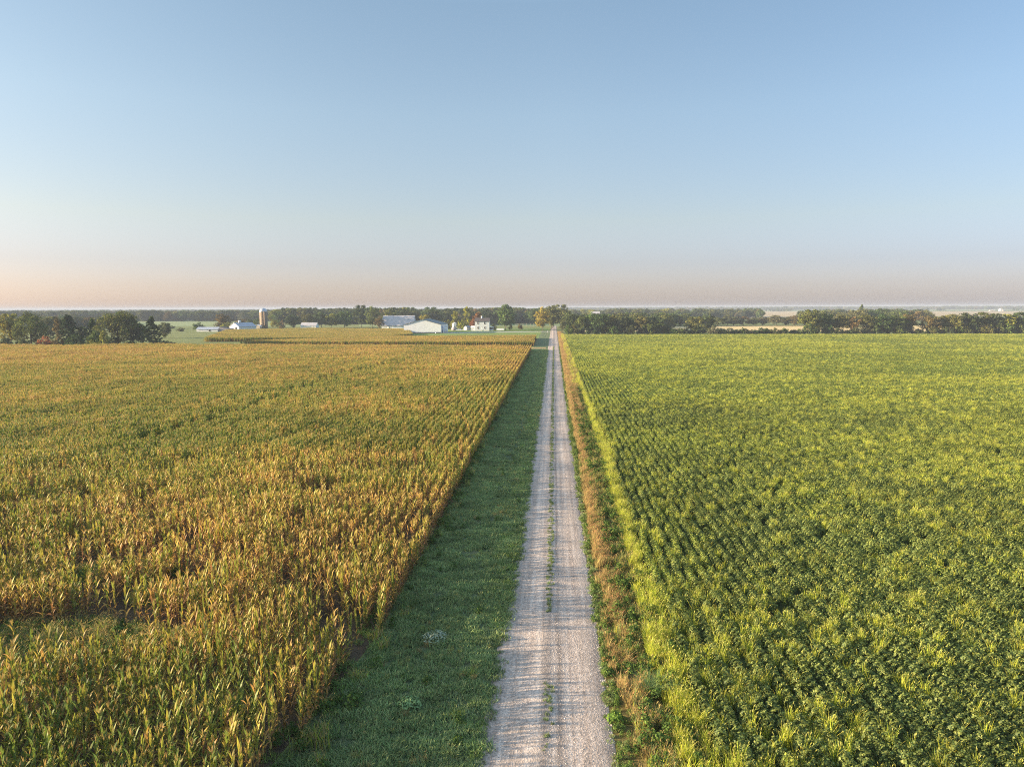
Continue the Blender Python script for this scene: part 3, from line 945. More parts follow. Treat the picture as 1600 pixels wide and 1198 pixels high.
# ------------------------------------------------------------------ trees
def leaf_cloud(g, r, P0, rad, n, size, squash=1.0, tone=1.0):
    d = r.normal(0, 1, (n, 3)); d /= np.linalg.norm(d, axis=1)[:, None]
    q = rad * (.55 + .5 * r.random(n))[:, None]
    Pp = P0 + d * q * np.array([1, 1, squash])
    nr = d + r.normal(0, .6, (n, 3)); nr[:, 2] += .25
    nr /= np.linalg.norm(nr, axis=1)[:, None]
    A = np.cross(nr, r.normal(0, 1, (n, 3))); A /= np.linalg.norm(A, axis=1)[:, None] + 1e-9
    B = np.cross(nr, A)
    s = size * r.uniform(.6, 1.3, n)[:, None]
    C = tone * r.uniform(.7, 1.25, (n, 1)) * (1 + r.normal(0, .06, (n, 3)))
    g.quads(Pp, A * s, B * s * .75, C)


def crown_round(r, base=.22, wide=.5, blobs=46, n=62, size=.024, lop=0.0):
    """unit-height crown, returns geo"""
    g = Geo()
    cz = (1 + base) / 2; hz = (1 - base) / 2
    for i in range(blobs):
        d = r.normal(0, 1, 3); d /= np.linalg.norm(d)
        q = r.random() ** .38
        p = np.array([d[0] * wide * q * .78, d[1] * wide * q * .78, cz + d[2] * hz * q * .80])
        p[:2] *= np.interp(p[2], [base, base + .3, 1], [.72, 1.1, .72])
        p[0] += lop * (p[2] - .5)
        rad = r.uniform(.07, .13) * (wide / .45) ** .5
        leaf_cloud(g, r, p, rad, n, size, .8, r.uniform(.75, 1.25))
    return g


def unit_height(g):
    top = max(v[:, 2].max() for v in g.v)
    for v in g.v: v[:, 2] /= top
    rr = np.concatenate([np.hypot(v[:, 0], v[:, 1]) for v in g.v])
    k = .5 / np.percentile(rr, 96)
    for v in g.v: v[:, :2] *= k
    return g


def crown_tall(r):
    g = Geo()
    for i in range(44):
        z = r.uniform(.14, .95); w = .24 * math.sin(math.pi * min(1, (z * .8 + .2))) ** .6 + .03
        a = r.uniform(0, 6.28); q = r.random() ** .5
        leaf_cloud(g, r, np.array([math.cos(a) * w * q, math.sin(a) * w * q, z]), r.uniform(.05, .09), 55, .02, 1.1, r.uniform(.75, 1.25))
    return g


def crown_pine(r):
    """old spruce: uneven tiers of spreading boughs with gaps"""
    g = Geo()
    for t in np.linspace(.12, .97, 15):
        w = (1 - t) ** .75 * .42 + .03
        for j in range(r.integers(4, 8)):
            a = r.uniform(0, 6.28); L_ = w * r.uniform(.55, 1.15)
            for q in (.35, .7, 1.0):
                p = np.array([math.cos(a) * L_ * q, math.sin(a) * L_ * q, t - .07 * q * q + r.normal(0, .012)])
                leaf_cloud(g, r, p, .045 * (1.2 - .3 * q), 22, .02, .55, r.uniform(.75, 1.2))
    return g


def crown_shrub(r):
    g = Geo()
    for i in range(22):
        a = r.uniform(0, 6.28); q = r.random() ** .5
        z = r.uniform(.12, .82) * (1 - .45 * q)
        leaf_cloud(g, r, np.array([math.cos(a) * q * .55, math.sin(a) * q * .55, z]), r.uniform(.13, .22), 50, .05, .8, r.uniform(.7, 1.25))
    return g


def trunk_geo(r, top=.75, rad=.022, limbs=6, base=.25, spread=.28):
    g = Geo()
    b = r.normal(0, .02, 2)
    zz = np.linspace(-.02, top, 6)
    Pp = np.stack([b[0] * (zz / top) ** 2 * 2, b[1] * (zz / top) ** 2 * 2, zz], 1)
    g.tube(Pp, np.linspace(rad, rad * .3, 6), 7)
    for i in range(limbs):
        z0 = r.uniform(base * .75, top * .8); a = r.uniform(0, 6.28); L_ = r.uniform(.5, 1) * spread
        t = np.linspace(0, 1, 4)
        P2 = np.stack([np.cos(a) * L_ * t, np.sin(a) * L_ * t, z0 + L_ * (.9 * t + .1 * t * t)], 1)
        g.tube(P2, np.linspace(rad * .5, rad * .12, 4), 5)
    return g


r = np.random.default_rng(23)
KINDS = {'round': [], 'broad': [], 'oval': [], 'tall': [], 'pine': [], 'shrub': []}
for i in range(5):
    KINDS['round'].append((unit_height(crown_round(r, .04, .46, 60)).mesh('crown_round', M_TREE), trunk_geo(r).mesh('trunk_round', M_BARK)))
for i in range(3):
    KINDS['broad'].append((unit_height(crown_round(r, .03, .62, 76, 62, .023)).mesh('crown_broad', M_TREE), trunk_geo(r, .65, .03, 8, .18, .4).mesh('trunk_broad', M_BARK)))
for i in range(3):
    KINDS['oval'].append((unit_height(crown_round(r, .03, .33, 50, 58, .022, r.normal(0, .1))).mesh('crown_oval', M_TREE), trunk_geo(r, .8, .018, 6, .2, .2).mesh('trunk_oval', M_BARK)))
for i in range(2):
    KINDS['tall'].append((unit_height(crown_tall(r)).mesh('crown_tall', M_TREE), trunk_geo(r, .88, .016, 5, .2, .15).mesh('trunk_tall', M_BARK)))
for i in range(3):
    KINDS['pine'].append((unit_height(crown_pine(r)).mesh('crown_pine', M_TREE), trunk_geo(r, .95, .017, 4, .2, .12).mesh('trunk_pine', M_BARK)))
for i in range(5):
    KINDS['shrub'].append((unit_height(crown_shrub(r)).mesh('crown_shrub', M_TREE), trunk_geo(r, .5, .03, 5, .1, .35).mesh('trunk_shrub', M_BARK)))
WIDTH = {'round': 1., 'broad': 1., 'oval': 1., 'tall': 1., 'pine': 1., 'shrub': 1.}

OLIVE, DARK, MID, YEL, GOLDT, BRN, RUST, GREY = (.115, .125, .04), (.06, .085, .032), (.09, .13, .036), (.22, .22, .04), (.27, .225, .045), (.15, .11, .045), (.24, .10, .04), (.11, .115, .06)
CNAME = {OLIVE: 'olive-green', DARK: 'dark green', MID: 'mid-green', YEL: 'yellow-green', GOLDT: 'golden', BRN: 'brownish', RUST: 'rust-red', GREY: 'grey-green'}


def tree(px, Y, top, wpx, kind, col, label, group=None, name=None, base_z=0.0):
    """a tree standing at distance Y in the image column px, its top at image row top, wpx wide"""
    X = at(px, Y)
    h = max(1.0, ztop(px, top, Y) - base_z)
    w = wpx / F_PX * Y
    v = KINDS[kind][random.randrange(len(KINDS[kind]))]
    nm = name or {'pine': 'spruce_tree', 'shrub': 'shrub'}.get(kind, 'tree')
    e = empty(nm, (X, Y, base_z), random.uniform(0, 6.28))
    s = w / WIDTH[kind]
    e.scale = (s, s, h)
    tag(e, label, 'shrub' if kind == 'shrub' else 'tree', group)
    tr = place('trunk', v[1], e)
    cr = place('crown', v[0], e)
    j = [c * random.uniform(.9, 1.1) for c in col]
    cr.color = (*j, 1)
    return e


G1 = 'trees of the grove at the edge of the cornfield'
for t in [
    (14, 338, 489, 40, 'round', YEL, 'yellow-green tree at the grove end, cut by the photo edge'),
    (46, 334, 485, 52, 'broad', OLIVE, 'big broad olive tree in the grove, next to the yellow-green end tree'),
    (76, 420, 494, 36, 'round', GREY, 'hazy blue-grey tree standing behind the gap between broad tree and spruce'),
    (91, 350, 495, 18, 'oval', BRN, 'small tawny tree leaning beside the tall spruce of the grove'),
    (106, 331, 491, 44, 'pine', DARK, 'tall dark spruce with layered boughs and a golden tip, mid-grove'),
    (126, 345, 508, 22, 'round', DARK, 'low dark tree tucked right after the tall layered spruce'),
    (143, 338, 496, 24, 'pine', MID, 'shorter spruce with a green tip next to the great round oak'),
    (182, 333, 485, 64, 'broad', OLIVE, 'great round-headed oak, the largest crown of the grove'),
    (206, 336, 497, 28, 'round', DARK, 'dark lower tree on the right flank of the great oak'),
    (219, 340, 505, 20, 'round', OLIVE, 'small olive tree filling the gap between oak and end spruce'),
    (236, 331, 493, 36, 'pine', DARK, 'dark spruce with ragged boughs at the grove end facing the farm'),
    (256, 430, 503, 24, 'round', GREY, 'pale rounded tree standing alone behind the end spruce'),
]:
    tree(*t, group=G1)
G2 = 'shrubs along the foot of the grove'
for t in [
    (6, 322, 526, 22, 'shrub', DARK, 'dark shrub at the photo edge below the yellow-green tree'),
    (30, 322, 527, 26, 'shrub', OLIVE, 'olive shrub below the big broad grove tree'),
    (68, 324, 524, 28, 'shrub', RUST, 'reddish-brown shrub between the broad tree and the layered spruce'),
    (88, 322, 523, 18, 'shrub', BRN, 'brown shrub beside the reddish shrub at the foot of the grove'),
    (112, 318, 521, 34, 'shrub', DARK, 'wide dark shrub at the foot of the layered spruce'),
    (146, 319, 513, 24, 'shrub', MID, 'tall round green bush in front of the shorter spruce'),
    (162, 318, 515, 18, 'shrub', YEL, 'sunlit yellow-green bush in front of the great oak'),
    (140, 312, 530, 18, 'shrub', YEL, 'low yellow-green bush at the corn edge under the round bush'),
    (175, 322, 532, 24, 'shrub', BRN, 'low tan shrub at the corn edge before the great oak'),
    (200, 322, 532, 34, 'shrub', MID, 'bright green low thicket at the corn edge below the oak'),
    (232, 324, 534, 32, 'shrub', DARK, 'low dark thicket at the corn edge below the end spruce'),
    (262, 330, 532, 22, 'shrub', DARK, 'dark brush heap past the grove toward the long white shed'),
    (310, 610, 503, 22, 'shrub', MID, 'rounded bush behind the long white shed'),
    (281, 560, 511, 14, 'shrub', OLIVE, 'small low shrub out in the pale pasture before the long shed'),
    (268, 640, 508, 9, 'shrub', DARK, 'tiny dark shrub out in the pale pasture by the lone tree'),
]:
    tree(*t, group=G2)
G3 = 'trees around the farmsteads'
for t in [
    (347, 590, 490, 28, 'round', BRN, 'tawny tree with a green lower side between long shed and white barn'),
    (352, 575, 503, 20, 'shrub', YEL, 'yellow-green bush under the tawny tree by the long shed'),
    (378, 640, 499, 24, 'round', BRN, 'brownish tree just behind the white barn'),
    (392, 680, 499, 16, 'round', DARK, 'dark little tree behind the white barn roof'),
    (402, 660, 497, 14, 'oval', MID, 'narrow green tree right before the silo'),
    (429, 610, 499, 17, 'oval', YEL, 'yellow-green tree standing right after the silo'),
    (440, 625, 500, 12, 'shrub', BRN, 'brown bush next to the yellow-green tree past the silo'),
    (458, 640, 492, 26, 'round', DARK, 'dark tree behind the low grey building, on its silo side'),
    (480, 655, 489, 26, 'round', OLIVE, 'olive tree rising right behind the low grey building'),
    (502, 640, 486, 26, 'round', DARK, 'dark tree at the start of the farm wood past the grey building'),
    (518, 650, 489, 24, 'round', YEL, 'yellowish tree in the farm wood, second past the grey building'),
    (538, 655, 486, 28, 'round', MID, 'mid-green tree in the farm wood, third past the grey building'),
    (564, 670, 476, 26, 'round', DARK, 'tallest dark tree of the farm wood before the grey roofed barn'),
    (582, 640, 478, 26, 'oval', OLIVE, 'tall olive tree next to the grey barn roof end'),
    (592, 630, 496, 16, 'round', BRN, 'brownish small tree touching the grey barn end'),
    (612, 700, 482, 22, 'oval', OLIVE, 'olive tree rising behind the grey barn roof, first'),
    (634, 710, 481, 34, 'broad', DARK, 'wide dark tree rising behind the grey barn roof ridge'),
    (664, 640, 491, 20, 'round', YEL, 'golden-green tree peeking over the large white shed gable'),
    (676, 720, 482, 30, 'round', DARK, 'dark tree behind the large white shed, on its roof slope side'),
    (700, 610, 499, 22, 'shrub', OLIVE, 'rounded low tree beside the large white shed end wall'),
    (711, 605, 485, 14, 'tall', YEL, 'slender bright yellow-green tree behind the small white tower'),
    (729, 615, 478, 15, 'tall', YEL, 'tallest slender yellow-green tree between small tower and farmhouse'),
    (720, 600, 500, 16, 'shrub', YEL, 'yellow-green bush between the two slender trees'),
    (746, 590, 487, 17, 'oval', RUST, 'rust-orange autumn tree behind the white farmhouse chimney'),
    (738, 575, 499, 9, 'oval', RUST, 'small rust tree at the farmhouse side wing'),
    (790, 575, 474, 31, 'round', MID, 'large full green tree on the lawn past the white farmhouse'),
    (772, 572, 505, 8, 'shrub', DARK, 'dark shrub at the farmhouse porch end'),
    (797, 548, 506, 8, 'oval', DARK, 'small dark bush on the lawn below the large green tree'),
    (812, 600, 505, 10, 'shrub', BRN, 'brown bush on the lawn past the large green tree'),
    (848, 560, 479, 27, 'oval', GOLDT, 'golden-yellow roadside tree leaning over the far end of the gravel road'),
    (862, 600, 476, 26, 'round', OLIVE, 'olive tree behind the golden roadside tree'),
    (876, 640, 475, 30, 'round', OLIVE, 'tall olive tree closing the far end of the gravel road'),
    (890, 590, 487, 26, 'round', MID, 'rounded green tree on the soybean side at the road end'),
    (840, 700, 481, 26, 'round', DARK, 'dark tree behind the golden tree toward the farmhouse'),
]:
    tree(*t, group=G3)

ORD = 'first second third fourth fifth sixth seventh eighth ninth tenth eleventh twelfth thirteenth fourteenth fifteenth sixteenth seventeenth eighteenth nineteenth twentieth twenty-first twenty-second twenty-third twenty-fourth twenty-fifth twenty-sixth twenty-seventh twenty-eighth twenty-ninth thirtieth thirty-first thirty-second thirty-third thirty-fourth'.split()
SHAPE = {'round': 'round-headed', 'broad': 'wide spreading', 'oval': 'narrow', 'tall': 'slender', 'shrub': 'low', 'pine': 'pointed'}
# front hedgerow beyond the soybeans
hedge = [
    (896, 500, 490, 26, 'round', DARK), (910, 486, 493, 24, 'round', OLIVE), (925, 492, 487, 24, 'oval', MID), (940, 478, 490, 28, 'round', DARK),
    (958, 484, 492, 26, 'round', OLIVE), (976, 480, 494, 26, 'round', DARK), (990, 486, 495, 24, 'round', MID), (1002, 478, 493, 24, 'round', OLIVE),
    (1017, 480, 493, 26, 'round', GREY), (1032, 476, 497, 24, 'round', DARK), (1087, 484, 494, 30, 'round', OLIVE), (1110, 482, 489, 16, 'oval', DARK),
    (1268, 480, 483, 36, 'round', OLIVE), (1290, 484, 488, 30, 'round', MID), (1304, 482, 497, 18, 'oval', GREY), (1318, 480, 491, 24, 'round', OLIVE),
    (1335, 478, 494, 22, 'round', BRN), (1356, 480, 490, 36, 'broad', OLIVE), (1378, 478, 489, 38, 'broad', DARK), (1402, 480, 491, 32, 'round', OLIVE), (1418, 482, 490, 26, 'round', BRN),
    (1456, 478, 493, 30, 'round', BRN), (1470, 480, 492, 26, 'round', OLIVE), (1490, 478, 490, 30, 'round', OLIVE), (1512, 478, 488, 32, 'round', DARK),
    (1535, 480, 487, 34, 'round', OLIVE), (1556, 478, 489, 28, 'round', DARK), (1574, 478, 490, 26, 'round', YEL), (1594, 480, 487, 34, 'round', DARK)]
for i, (px, Y, top, w, kd, c) in enumerate(hedge):
    tree(px, Y, top, w, kd, c, f'{CNAME[c]} {SHAPE[kd]} tree, {ORD[i]} from the road in the hedgerow along the soybeans', 'hedgerow trees along the soybean field')
hs = []
for px in list(range(890, 1046, 11)) + list(range(1050, 1270, 9)) + list(range(1276, 1440, 12)) + list(range(1444, 1604, 10)):
    gap = 1045 < px < 1080 or 1118 < px < 1262 or 1318 < px < 1345 or 1424 < px < 1446 or 1548 < px < 1562
    hs.append((px + random.uniform(-3, 3), 473 + random.uniform(-3, 3), random.uniform(511, 515) if gap else random.uniform(504, 512), random.uniform(14, 22)))
words = ['low', 'ragged', 'rounded', 'thin', 'dense', 'bushy']
for i, (px, Y, top, w) in enumerate(hs):
    c = random.choice([DARK, DARK, MID, OLIVE, OLIVE, GREY])
    tree(px, Y, top, w, 'shrub', c, 'low dark understorey shrub in the hedgerow bordering the soybeans', 'hedgerow shrubs along the soybean field')

# second hedgerow behind the stubble
row2 = []
for px in range(1030, 1262, 15):
    row2.append((px + random.uniform(-4, 4), random.uniform(690, 720), random.uniform(489, 496), random.uniform(20, 32), random.choice(['round', 'round', 'broad']), random.choice([OLIVE, OLIVE, BRN, MID, DARK, GREY])))
for px in range(1262, 1446, 14):
    row2.append((px + random.uniform(-4, 4), random.uniform(700, 780), random.uniform(481, 489), random.uniform(22, 34), random.choice(['round', 'round', 'broad']), random.choice([OLIVE, OLIVE, BRN, MID, DARK])))
for i, (px, Y, top, w, kd, c) in enumerate(row2):
    tree(px, Y, top, w, kd, c, f'{CNAME[c]} {SHAPE[kd]} tree, {ORD[i]} from the road in the hedgerow behind the stubble', 'hedgerow trees behind the stubble field')
tree(1346, 900, 475, 18, 'pine', OLIVE, 'pointed dark tree top rising highest over the hedgerow behind the stubble', None)


# ------------------------------------------------------------------ far woods (stuff)
def recolour(me, col, name):
    m2 = me.copy(); m2.name = name
    n = len(m2.vertices)
    buf = np.empty(n * 4, np.float32); m2.attributes['tint'].data.foreach_get('color', buf)
    buf = buf.reshape(n, 4); buf[:, :3] *= np.array(col)
    m2.attributes['tint'].data.foreach_set('color', buf.ravel())
    m2.materials[0] = M_WOODS
    return m2


wood_protos = []
for i, c in enumerate([OLIVE, DARK, MID, DARK, OLIVE, BRN, GREY, YEL]):
    me = (KINDS['round'] + KINDS['broad'])[i % 8][0]
    wood_protos.append(recolour(me, np.array(c) * .95, 'woods_crown'))


def woods(px0, px1, Y0, Y1, n, h=(11, 17), name='woods', gaps=0.0, seed=1):
    Y = rng.uniform(Y0, Y1, n)
    px = rng.uniform(px0, px1, n)
    X = np.array([at(a, b) for a, b in zip(px, Y)])
    k = fbm(px, Y * 0 + seed * 50, 18, seed) > gaps
    X, Y = X[k], Y[k]; n = len(X)
    hh = rng.uniform(*h, n) * (.9 + .25 * fbm(X, Y, 60, seed + 9))
    ww = hh * rng.uniform(.75, 1.15, n)
    scatter(name, wood_protos, np.stack([X, Y, np.full(n, -.1 * 10)], 1), rng.choice(8, n, p=[.2, .2, .16, .14, .14, .07, .06, .03]), rng.uniform(0, 6.28, n), np.stack([ww, ww, hh], 1))


woods(-60, 450, 1010, 1250, 700, (13, 17), seed=1)            # dark wood behind the white barn
woods(-80, 200, 620, 900, 160, (9, 13), seed=2, gaps=.35)     # scattered trees behind the grove
woods(430, 870, 800, 980, 420, (14, 20), seed=3)              # wood behind the farm
woods(600, 780, 740, 800, 70, (13, 17), seed=13)
woods(-80, 500, 2200, 3200, 900, (13, 17), seed=4)
woods(-120, 1000, 3400, 4800, 1700, (13, 17), seed=5)
woods(890, 1190, 1080, 1400, 330, (11, 17), seed=6, gaps=.2)
woods(880, 1050, 560, 760, 90, (10, 14), seed=14)
woods(1250, 1450, 1000, 1200, 140, (12, 16), seed=7, gaps=.25)
woods(880, 1740, 3900, 5200, 2600, (15, 22), seed=8, gaps=.12)
woods(900, 1720, 2900, 3100, 260, (9, 14), seed=9, gaps=.42)


# ------------------------------------------------------------------ buildings
W_PAINT = plain_mat('white_siding', (.74, .75, .74), .55, .6, .12, .25, ribs=('X', 1.2))
W_PLAIN = plain_mat('white_paint', (.66, .66, .64), .6, 1.5, .12)
W_TRIM = plain_mat('white_trim', (.8, .8, .78), .5, 2, .08)
GALV = plain_mat('galvanised_roof', (.42, .385, .375), .6, .25, .25, .3, metallic=0, ribs=('X', 1.6))
BLUEG = plain_mat('blue_grey_roof', (.30, .32, .36), .5, .5, .2, .3, ribs=('X', 1.6))
DARKROOF = plain_mat('brown_shingles', (.07, .055, .05), .8, 3, .3, .3, 12)
GLASS = plain_mat('dark_glass', (.04, .045, .055), .15, 2, .2)
TEAL = plain_mat('dark_teal_roof', (.035, .07, .075), .5, .5, .2, .3, ribs=('Y', 1.6))
OPEN = plain_mat('dark_interior', (.02, .02, .022), .9)
BLUEDOOR = plain_mat('blue_steel', (.10, .16, .27), .5, 2, .15)
STONEW = plain_mat('silo_concrete', (.19, .13, .08), .8, 2.5, .35, .3, 6)
DOME = plain_mat('silo_dome', (.42, .43, .45), .35, 1.5, .2, metallic=.4)
TANW = plain_mat('tan_wall', (.55, .44, .33), .7, 1.5, .2)
GREYP = plain_mat('grey_planks', (.27, .25, .27), .8, 2, .3)
RUBBER = plain_mat('rubber', (.03, .03, .03), .8)
WOODP = plain_mat('weathered_wood', (.30, .25, .19), .85, 3, .3)


def gable_house(root, w, d, eave, ridge, wall_mat, roof_mat, axis='y', over=.4, th=.18, wall_name='wall', gable_mat=None, base=None):
    """walls as one prism with gables, roof as two slabs; ridge runs along axis"""
    g = Geo()
    if axis == 'y':
        g.poly_prism([(-w / 2, 0), (w / 2, 0), (w / 2, eave), (0, ridge), (-w / 2, eave)], -d / 2, d / 2, 'y')
    else:
        g.poly_prism([(-d / 2, 0), (d / 2, 0), (d / 2, eave), (0, ridge), (-d / 2, eave)], -w / 2, w / 2, 'x')
    g.build(wall_name, wall_mat, root)
    rf = Geo()
    half = w / 2 if axis == 'y' else d / 2
    ln = d / 2 if axis == 'y' else w / 2
    sl = (ridge - eave) / half
    for s in (-1, 1):
        a = (s * .0, ridge + .03); b = (s * (half + over), eave - sl * over + .03)
        pts = [a, b, (b[0], b[1] + th), (a[0], a[1] + th)]
        rf.poly_prism(pts, -ln - over, ln + over, 'y' if axis == 'y' else 'x')
    return rf.build('roof', roof_mat, root)


def opening(root, name, x0, x1, y, z0, z1, mat, frame=True, depth=.06, sub=True):
    """panel set on a wall facing -y at plane y, with a proud frame around it"""
    o = Geo().box((x0, y - .02, z0), (x1, y + .05, z1)).build(name, mat, root)
    if frame:
        t = .12
        g = Geo()
        g.box((x0 - t, y - depth, z0 - t), (x0, y + .04, z1 + t)).box((x1, y - depth, z0 - t), (x1 + t, y + .04, z1 + t))
        g.box((x0, y - depth, z1), (x1, y + .04, z1 + t)).box((x0, y - depth, z0 - t), (x1, y + .04, z0))
        g.build('frame', W_TRIM, o)
    return o


def opening_x(root, name, y0, y1, x, z0, z1, mat):
    o = Geo().box((x - .05, y0, z0), (x + .02, y1, z1)).build(name, mat, root)
    t = .12; g = Geo()
    g.box((x - .04, y0 - t, z0), (x + .06, y0, z1 + t)).box((x - .04, y1, z0), (x + .06, y1 + t, z1 + t)).box((x - .04, y0, z1), (x + .06, y1, z1 + t))
    g.build('frame', W_TRIM, o)
    return o


# large white machine shed, gable end towards the camera
Yb = 508.0
xa, xb = at(631, Yb, 515), at(689, Yb, 515)
wS = xb - xa; eS = ztop(631, 507.5, Yb); rS = ztop(659, 499.3, Yb)
shed = tag(empty('machine_shed', ((xa + xb) / 2, Yb + 17, 0)), 'large white machine shed with its broad gable end facing the corn', 'shed')
gable_house(shed, wS, 34, eS, rS, W_PAINT, TEAL, 'y', .35)
Geo().box((-wS / 2 - .05, -17.06, 0), (wS / 2 + .05, -17.003, .9)).build('wainscot', GREYP, shed)
opening_x(shed, 'sliding_door', -14, -6, wS / 2, .1, eS - 1.0, BLUEDOOR)
opening_x(shed, 'sliding_door', -2, 6, wS / 2, .1, eS - 1.0, W_PLAIN)
opening_x(shed, 'door', 9, 10.2, wS / 2, .1, 2.2, BLUEDOOR)

# grey-roofed barn behind it
Yb = 640.0
xa, xb = at(597, Yb, 510), at(645, Yb, 510)
wB = xb - xa
barn = tag(empty('barn', ((xa + xb) / 2, Yb + 8, 0)), 'long barn with a broad grey metal roof and low white wall behind the large shed', 'barn')
gable_house(barn, wB, 20, 2.6, ztop(620, 493.3, Yb + 8), W_PAINT, GALV, 'x', .6)
Geo().poly_prism([(-3, 0), (5.5, 0), (5.5, 4.2), (1.2, 6.4), (-3, 4.2)], wB / 2 + .02, wB / 2 + 5.5, 'x').build('side_wing', W_PAINT, barn)
g = Geo()
g.poly_prism([(-3.4, 4.05), (1.2, 6.45), (1.2, 6.65), (-3.4, 4.25)], wB / 2 + .03, wB / 2 + 5.9, 'x').poly_prism([(1.2, 6.45), (5.9, 4.05), (5.9, 4.25), (1.2, 6.65)], wB / 2 + .03, wB / 2 + 5.9, 'x')
g.build('wing_roof', GALV, barn)
opening(barn, 'door', -9, -6, -10, .1, 2.2, W_TRIM)

# farmhouse
Yb = 560.0
xa, xb = at(742, Yb, 510), at(764.5, Yb, 510)
wH = xb - xa
hz = ztop(750, 502.2, Yb)
house = tag(empty('farmhouse', ((xa + xb) / 2, Yb + 4, 0)), 'white two-storey farmhouse with brown roof, chimney and low side wings', 'house')
rf = gable_house(house, wH, 8, hz, hz + 2.6, W_PLAIN, DARKROOF, 'x', .35)
chx = at(752, Yb, 500) - (xa + xb) / 2
g = Geo().box((chx - .5, -.5, hz + 1.6), (chx + .5, .5, hz + 4.0)).box((chx - .62, -.62, hz + 4.0), (chx + .62, .62, hz + 4.25))
g.build('chimney', W_PLAIN, rf)
for cx in (at(746.8, Yb) - (xa + xb) / 2, at(757.5, Yb) - (xa + xb) / 2):
    for z0, z1 in ((1.5, 3.4), (hz - 2.3, hz - .45)):
        opening(house, 'window', cx - .62, cx + .62, -4, z0, z1, GLASS)
# left wing
xl = at(735.3, Yb) - (xa + xb) / 2
Geo().poly_prism([(-3, 0), (3, 0), (3, 2.6), (0, 3.6), (-3, 2.6)], xl, -wH / 2 - .01, 'x').build('side_wing', W_PLAIN, house)
g = Geo().poly_prism([(-3.3, 2.52), (0, 3.63), (0, 3.78), (-3.3, 2.67)], xl - .2, -wH / 2 - .01, 'x').poly_prism([(0, 3.63), (3.3, 2.52), (3.3, 2.67), (0, 3.78)], xl - .2, -wH / 2 - .01, 'x')
g.build('wing_roof', W_TRIM, house)
# porch on the other side
xr = at(770, Yb) - (xa + xb) / 2
Geo().box((wH / 2 + .01, -2.6, 0), (xr, 2.6, 1.1)).build('porch_base', W_PLAIN, house)
Geo().box((wH / 2 + .01, -1.6, 1.1), (xr - .3, 2.4, 2.7)).build('porch_window', GLASS, house)
for yy in (-2.4, -.1, 2.2):
    Geo().box((xr - .25, yy, 1.1), (xr - .05, yy + .2, 2.8)).build('porch_post', W_TRIM, house)
Geo().box((wH / 2 + .01, -2.9, 2.8), (xr + .25, 2.9, 3.1)).build('porch_roof', W_TRIM, house)
opening(house, 'door', -.45, .55, -4, .2, 2.3, W_TRIM)

# long white shed
Yb = 552.0
xa, xb = at(307, Yb, 515), at(340, Yb, 515)
wL = xb - xa
ls = tag(empty('long_shed', ((xa + xb) / 2, Yb + 4, 0)), 'long low white shed with a blue-grey roof in the pasture by the grove', 'shed')
gable_house(ls, wL, 8, ztop(320, 514.5, Yb), ztop(320, 511.2, Yb + 4), W_PLAIN, BLUEG, 'x', .4)
opening(ls, 'door', 1.2, 3.0, -4, .1, 1.6, OPEN)
# dark lean-to next to it
lt = tag(empty('lean_to', (at(350, Yb) , Yb + 5, 0)), 'dark weathered lean-to at the end of the long white shed', 'shed')
Geo().poly_prism([(-4.5, 0), (4.5, 0), (4.5, 1.9), (-4.5, 3.6)], -4, 3, 'y').build('wall', GREYP, lt)
Geo().poly_prism([(-4.7, 3.66), (4.8, 1.88), (4.8, 2.05), (-4.7, 3.83)], -4.3, 3.3, 'y').build('roof', DARKROOF, lt)

# white barn with black doorway
Yb = 566.0
xa, xb = at(362, Yb, 515), at(384, Yb, 515)
wW = xb - xa
wb = tag(empty('white_barn', (at(379, Yb + 8), Yb + 8, 0), R(-28)), 'white barn with a black open doorway and blue-grey roof beside the silo', 'barn')
rf = gable_house(wb, wW, 17, 3.6, 6.6, W_PLAIN, BLUEG, 'y', .4)
Geo().box((-.7, -4, 6.5), (.7, -2.6, 7.9)).poly_prism([(-.9, 7.9), (.9, 7.9), (0, 8.7)], -4.1, -2.5, 'y').build('cupola', W_PLAIN, rf)
opening(wb, 'doorway', .9, 4.0, -8.5, .1, 3.2, OPEN)

# silo with dome and its feed room
Yb = 630.0
sx = at(412, Yb, 500); sr = 6.0 / F_PX * Yb
sh = ztop(412, 487.0, Yb); st_ = ztop(412, 481.3, Yb)
silo = tag(empty('silo', (sx, Yb, 0)), 'tall tan concrete silo with a pale metal dome, towering over the barns', 'silo')
Geo().tube([(0, 0, z) for z in np.linspace(0, sh, 14)], sr, 32).build('shaft', STONEW, silo, smooth=True)
g = Geo()
for z in np.arange(1.0, sh, 1.1):
    g.tube([(0, 0, z - .05), (0, 0, z + .05)], sr + .035, 32)
g.build('hoop', plain_mat('hoop_steel', (.32, .27, .22), .6), silo, smooth=True)['kind'] = 'stuff'
aa = np.linspace(0, math.pi / 2 * .96, 8)
Geo().tube([(0, 0, sh + .02 + math.sin(q) * (st_ - sh)) for q in aa], [sr * 1.02 * math.cos(q) + .02 for q in aa], 32).build('dome', DOME, silo, smooth=True)
Geo().box((sr * .5 + .2, -sr - .75, .5), (sr * .5 + 1.3, -sr * .75, sh)).build('chute', STONEW, silo)
fr = tag(empty('feed_room', (at(402.5, Yb - 6), Yb - 6, 0)), 'small pinkish feed room at the foot of the silo', 'shed')
gable_house(fr, 5.4, 5, 2.5, 4.0, TANW, W_TRIM, 'y', .25)

# low grey building by the farm wood
Yb = 612.0
lg = tag(empty('low_house', (at(481, Yb), Yb + 4, 0)), 'low building with a pale mauve roof half hidden behind the corn, before the farm wood', 'building')
gable_house(lg, at(493, Yb) - at(469, Yb), 8, ztop(480, 509, Yb), ztop(480, 504.3, Yb), W_PLAIN, GALV, 'x', .3)
opening(lg, 'window', 3.6, 4.6, -4, 2.2, 3.2, GLASS)

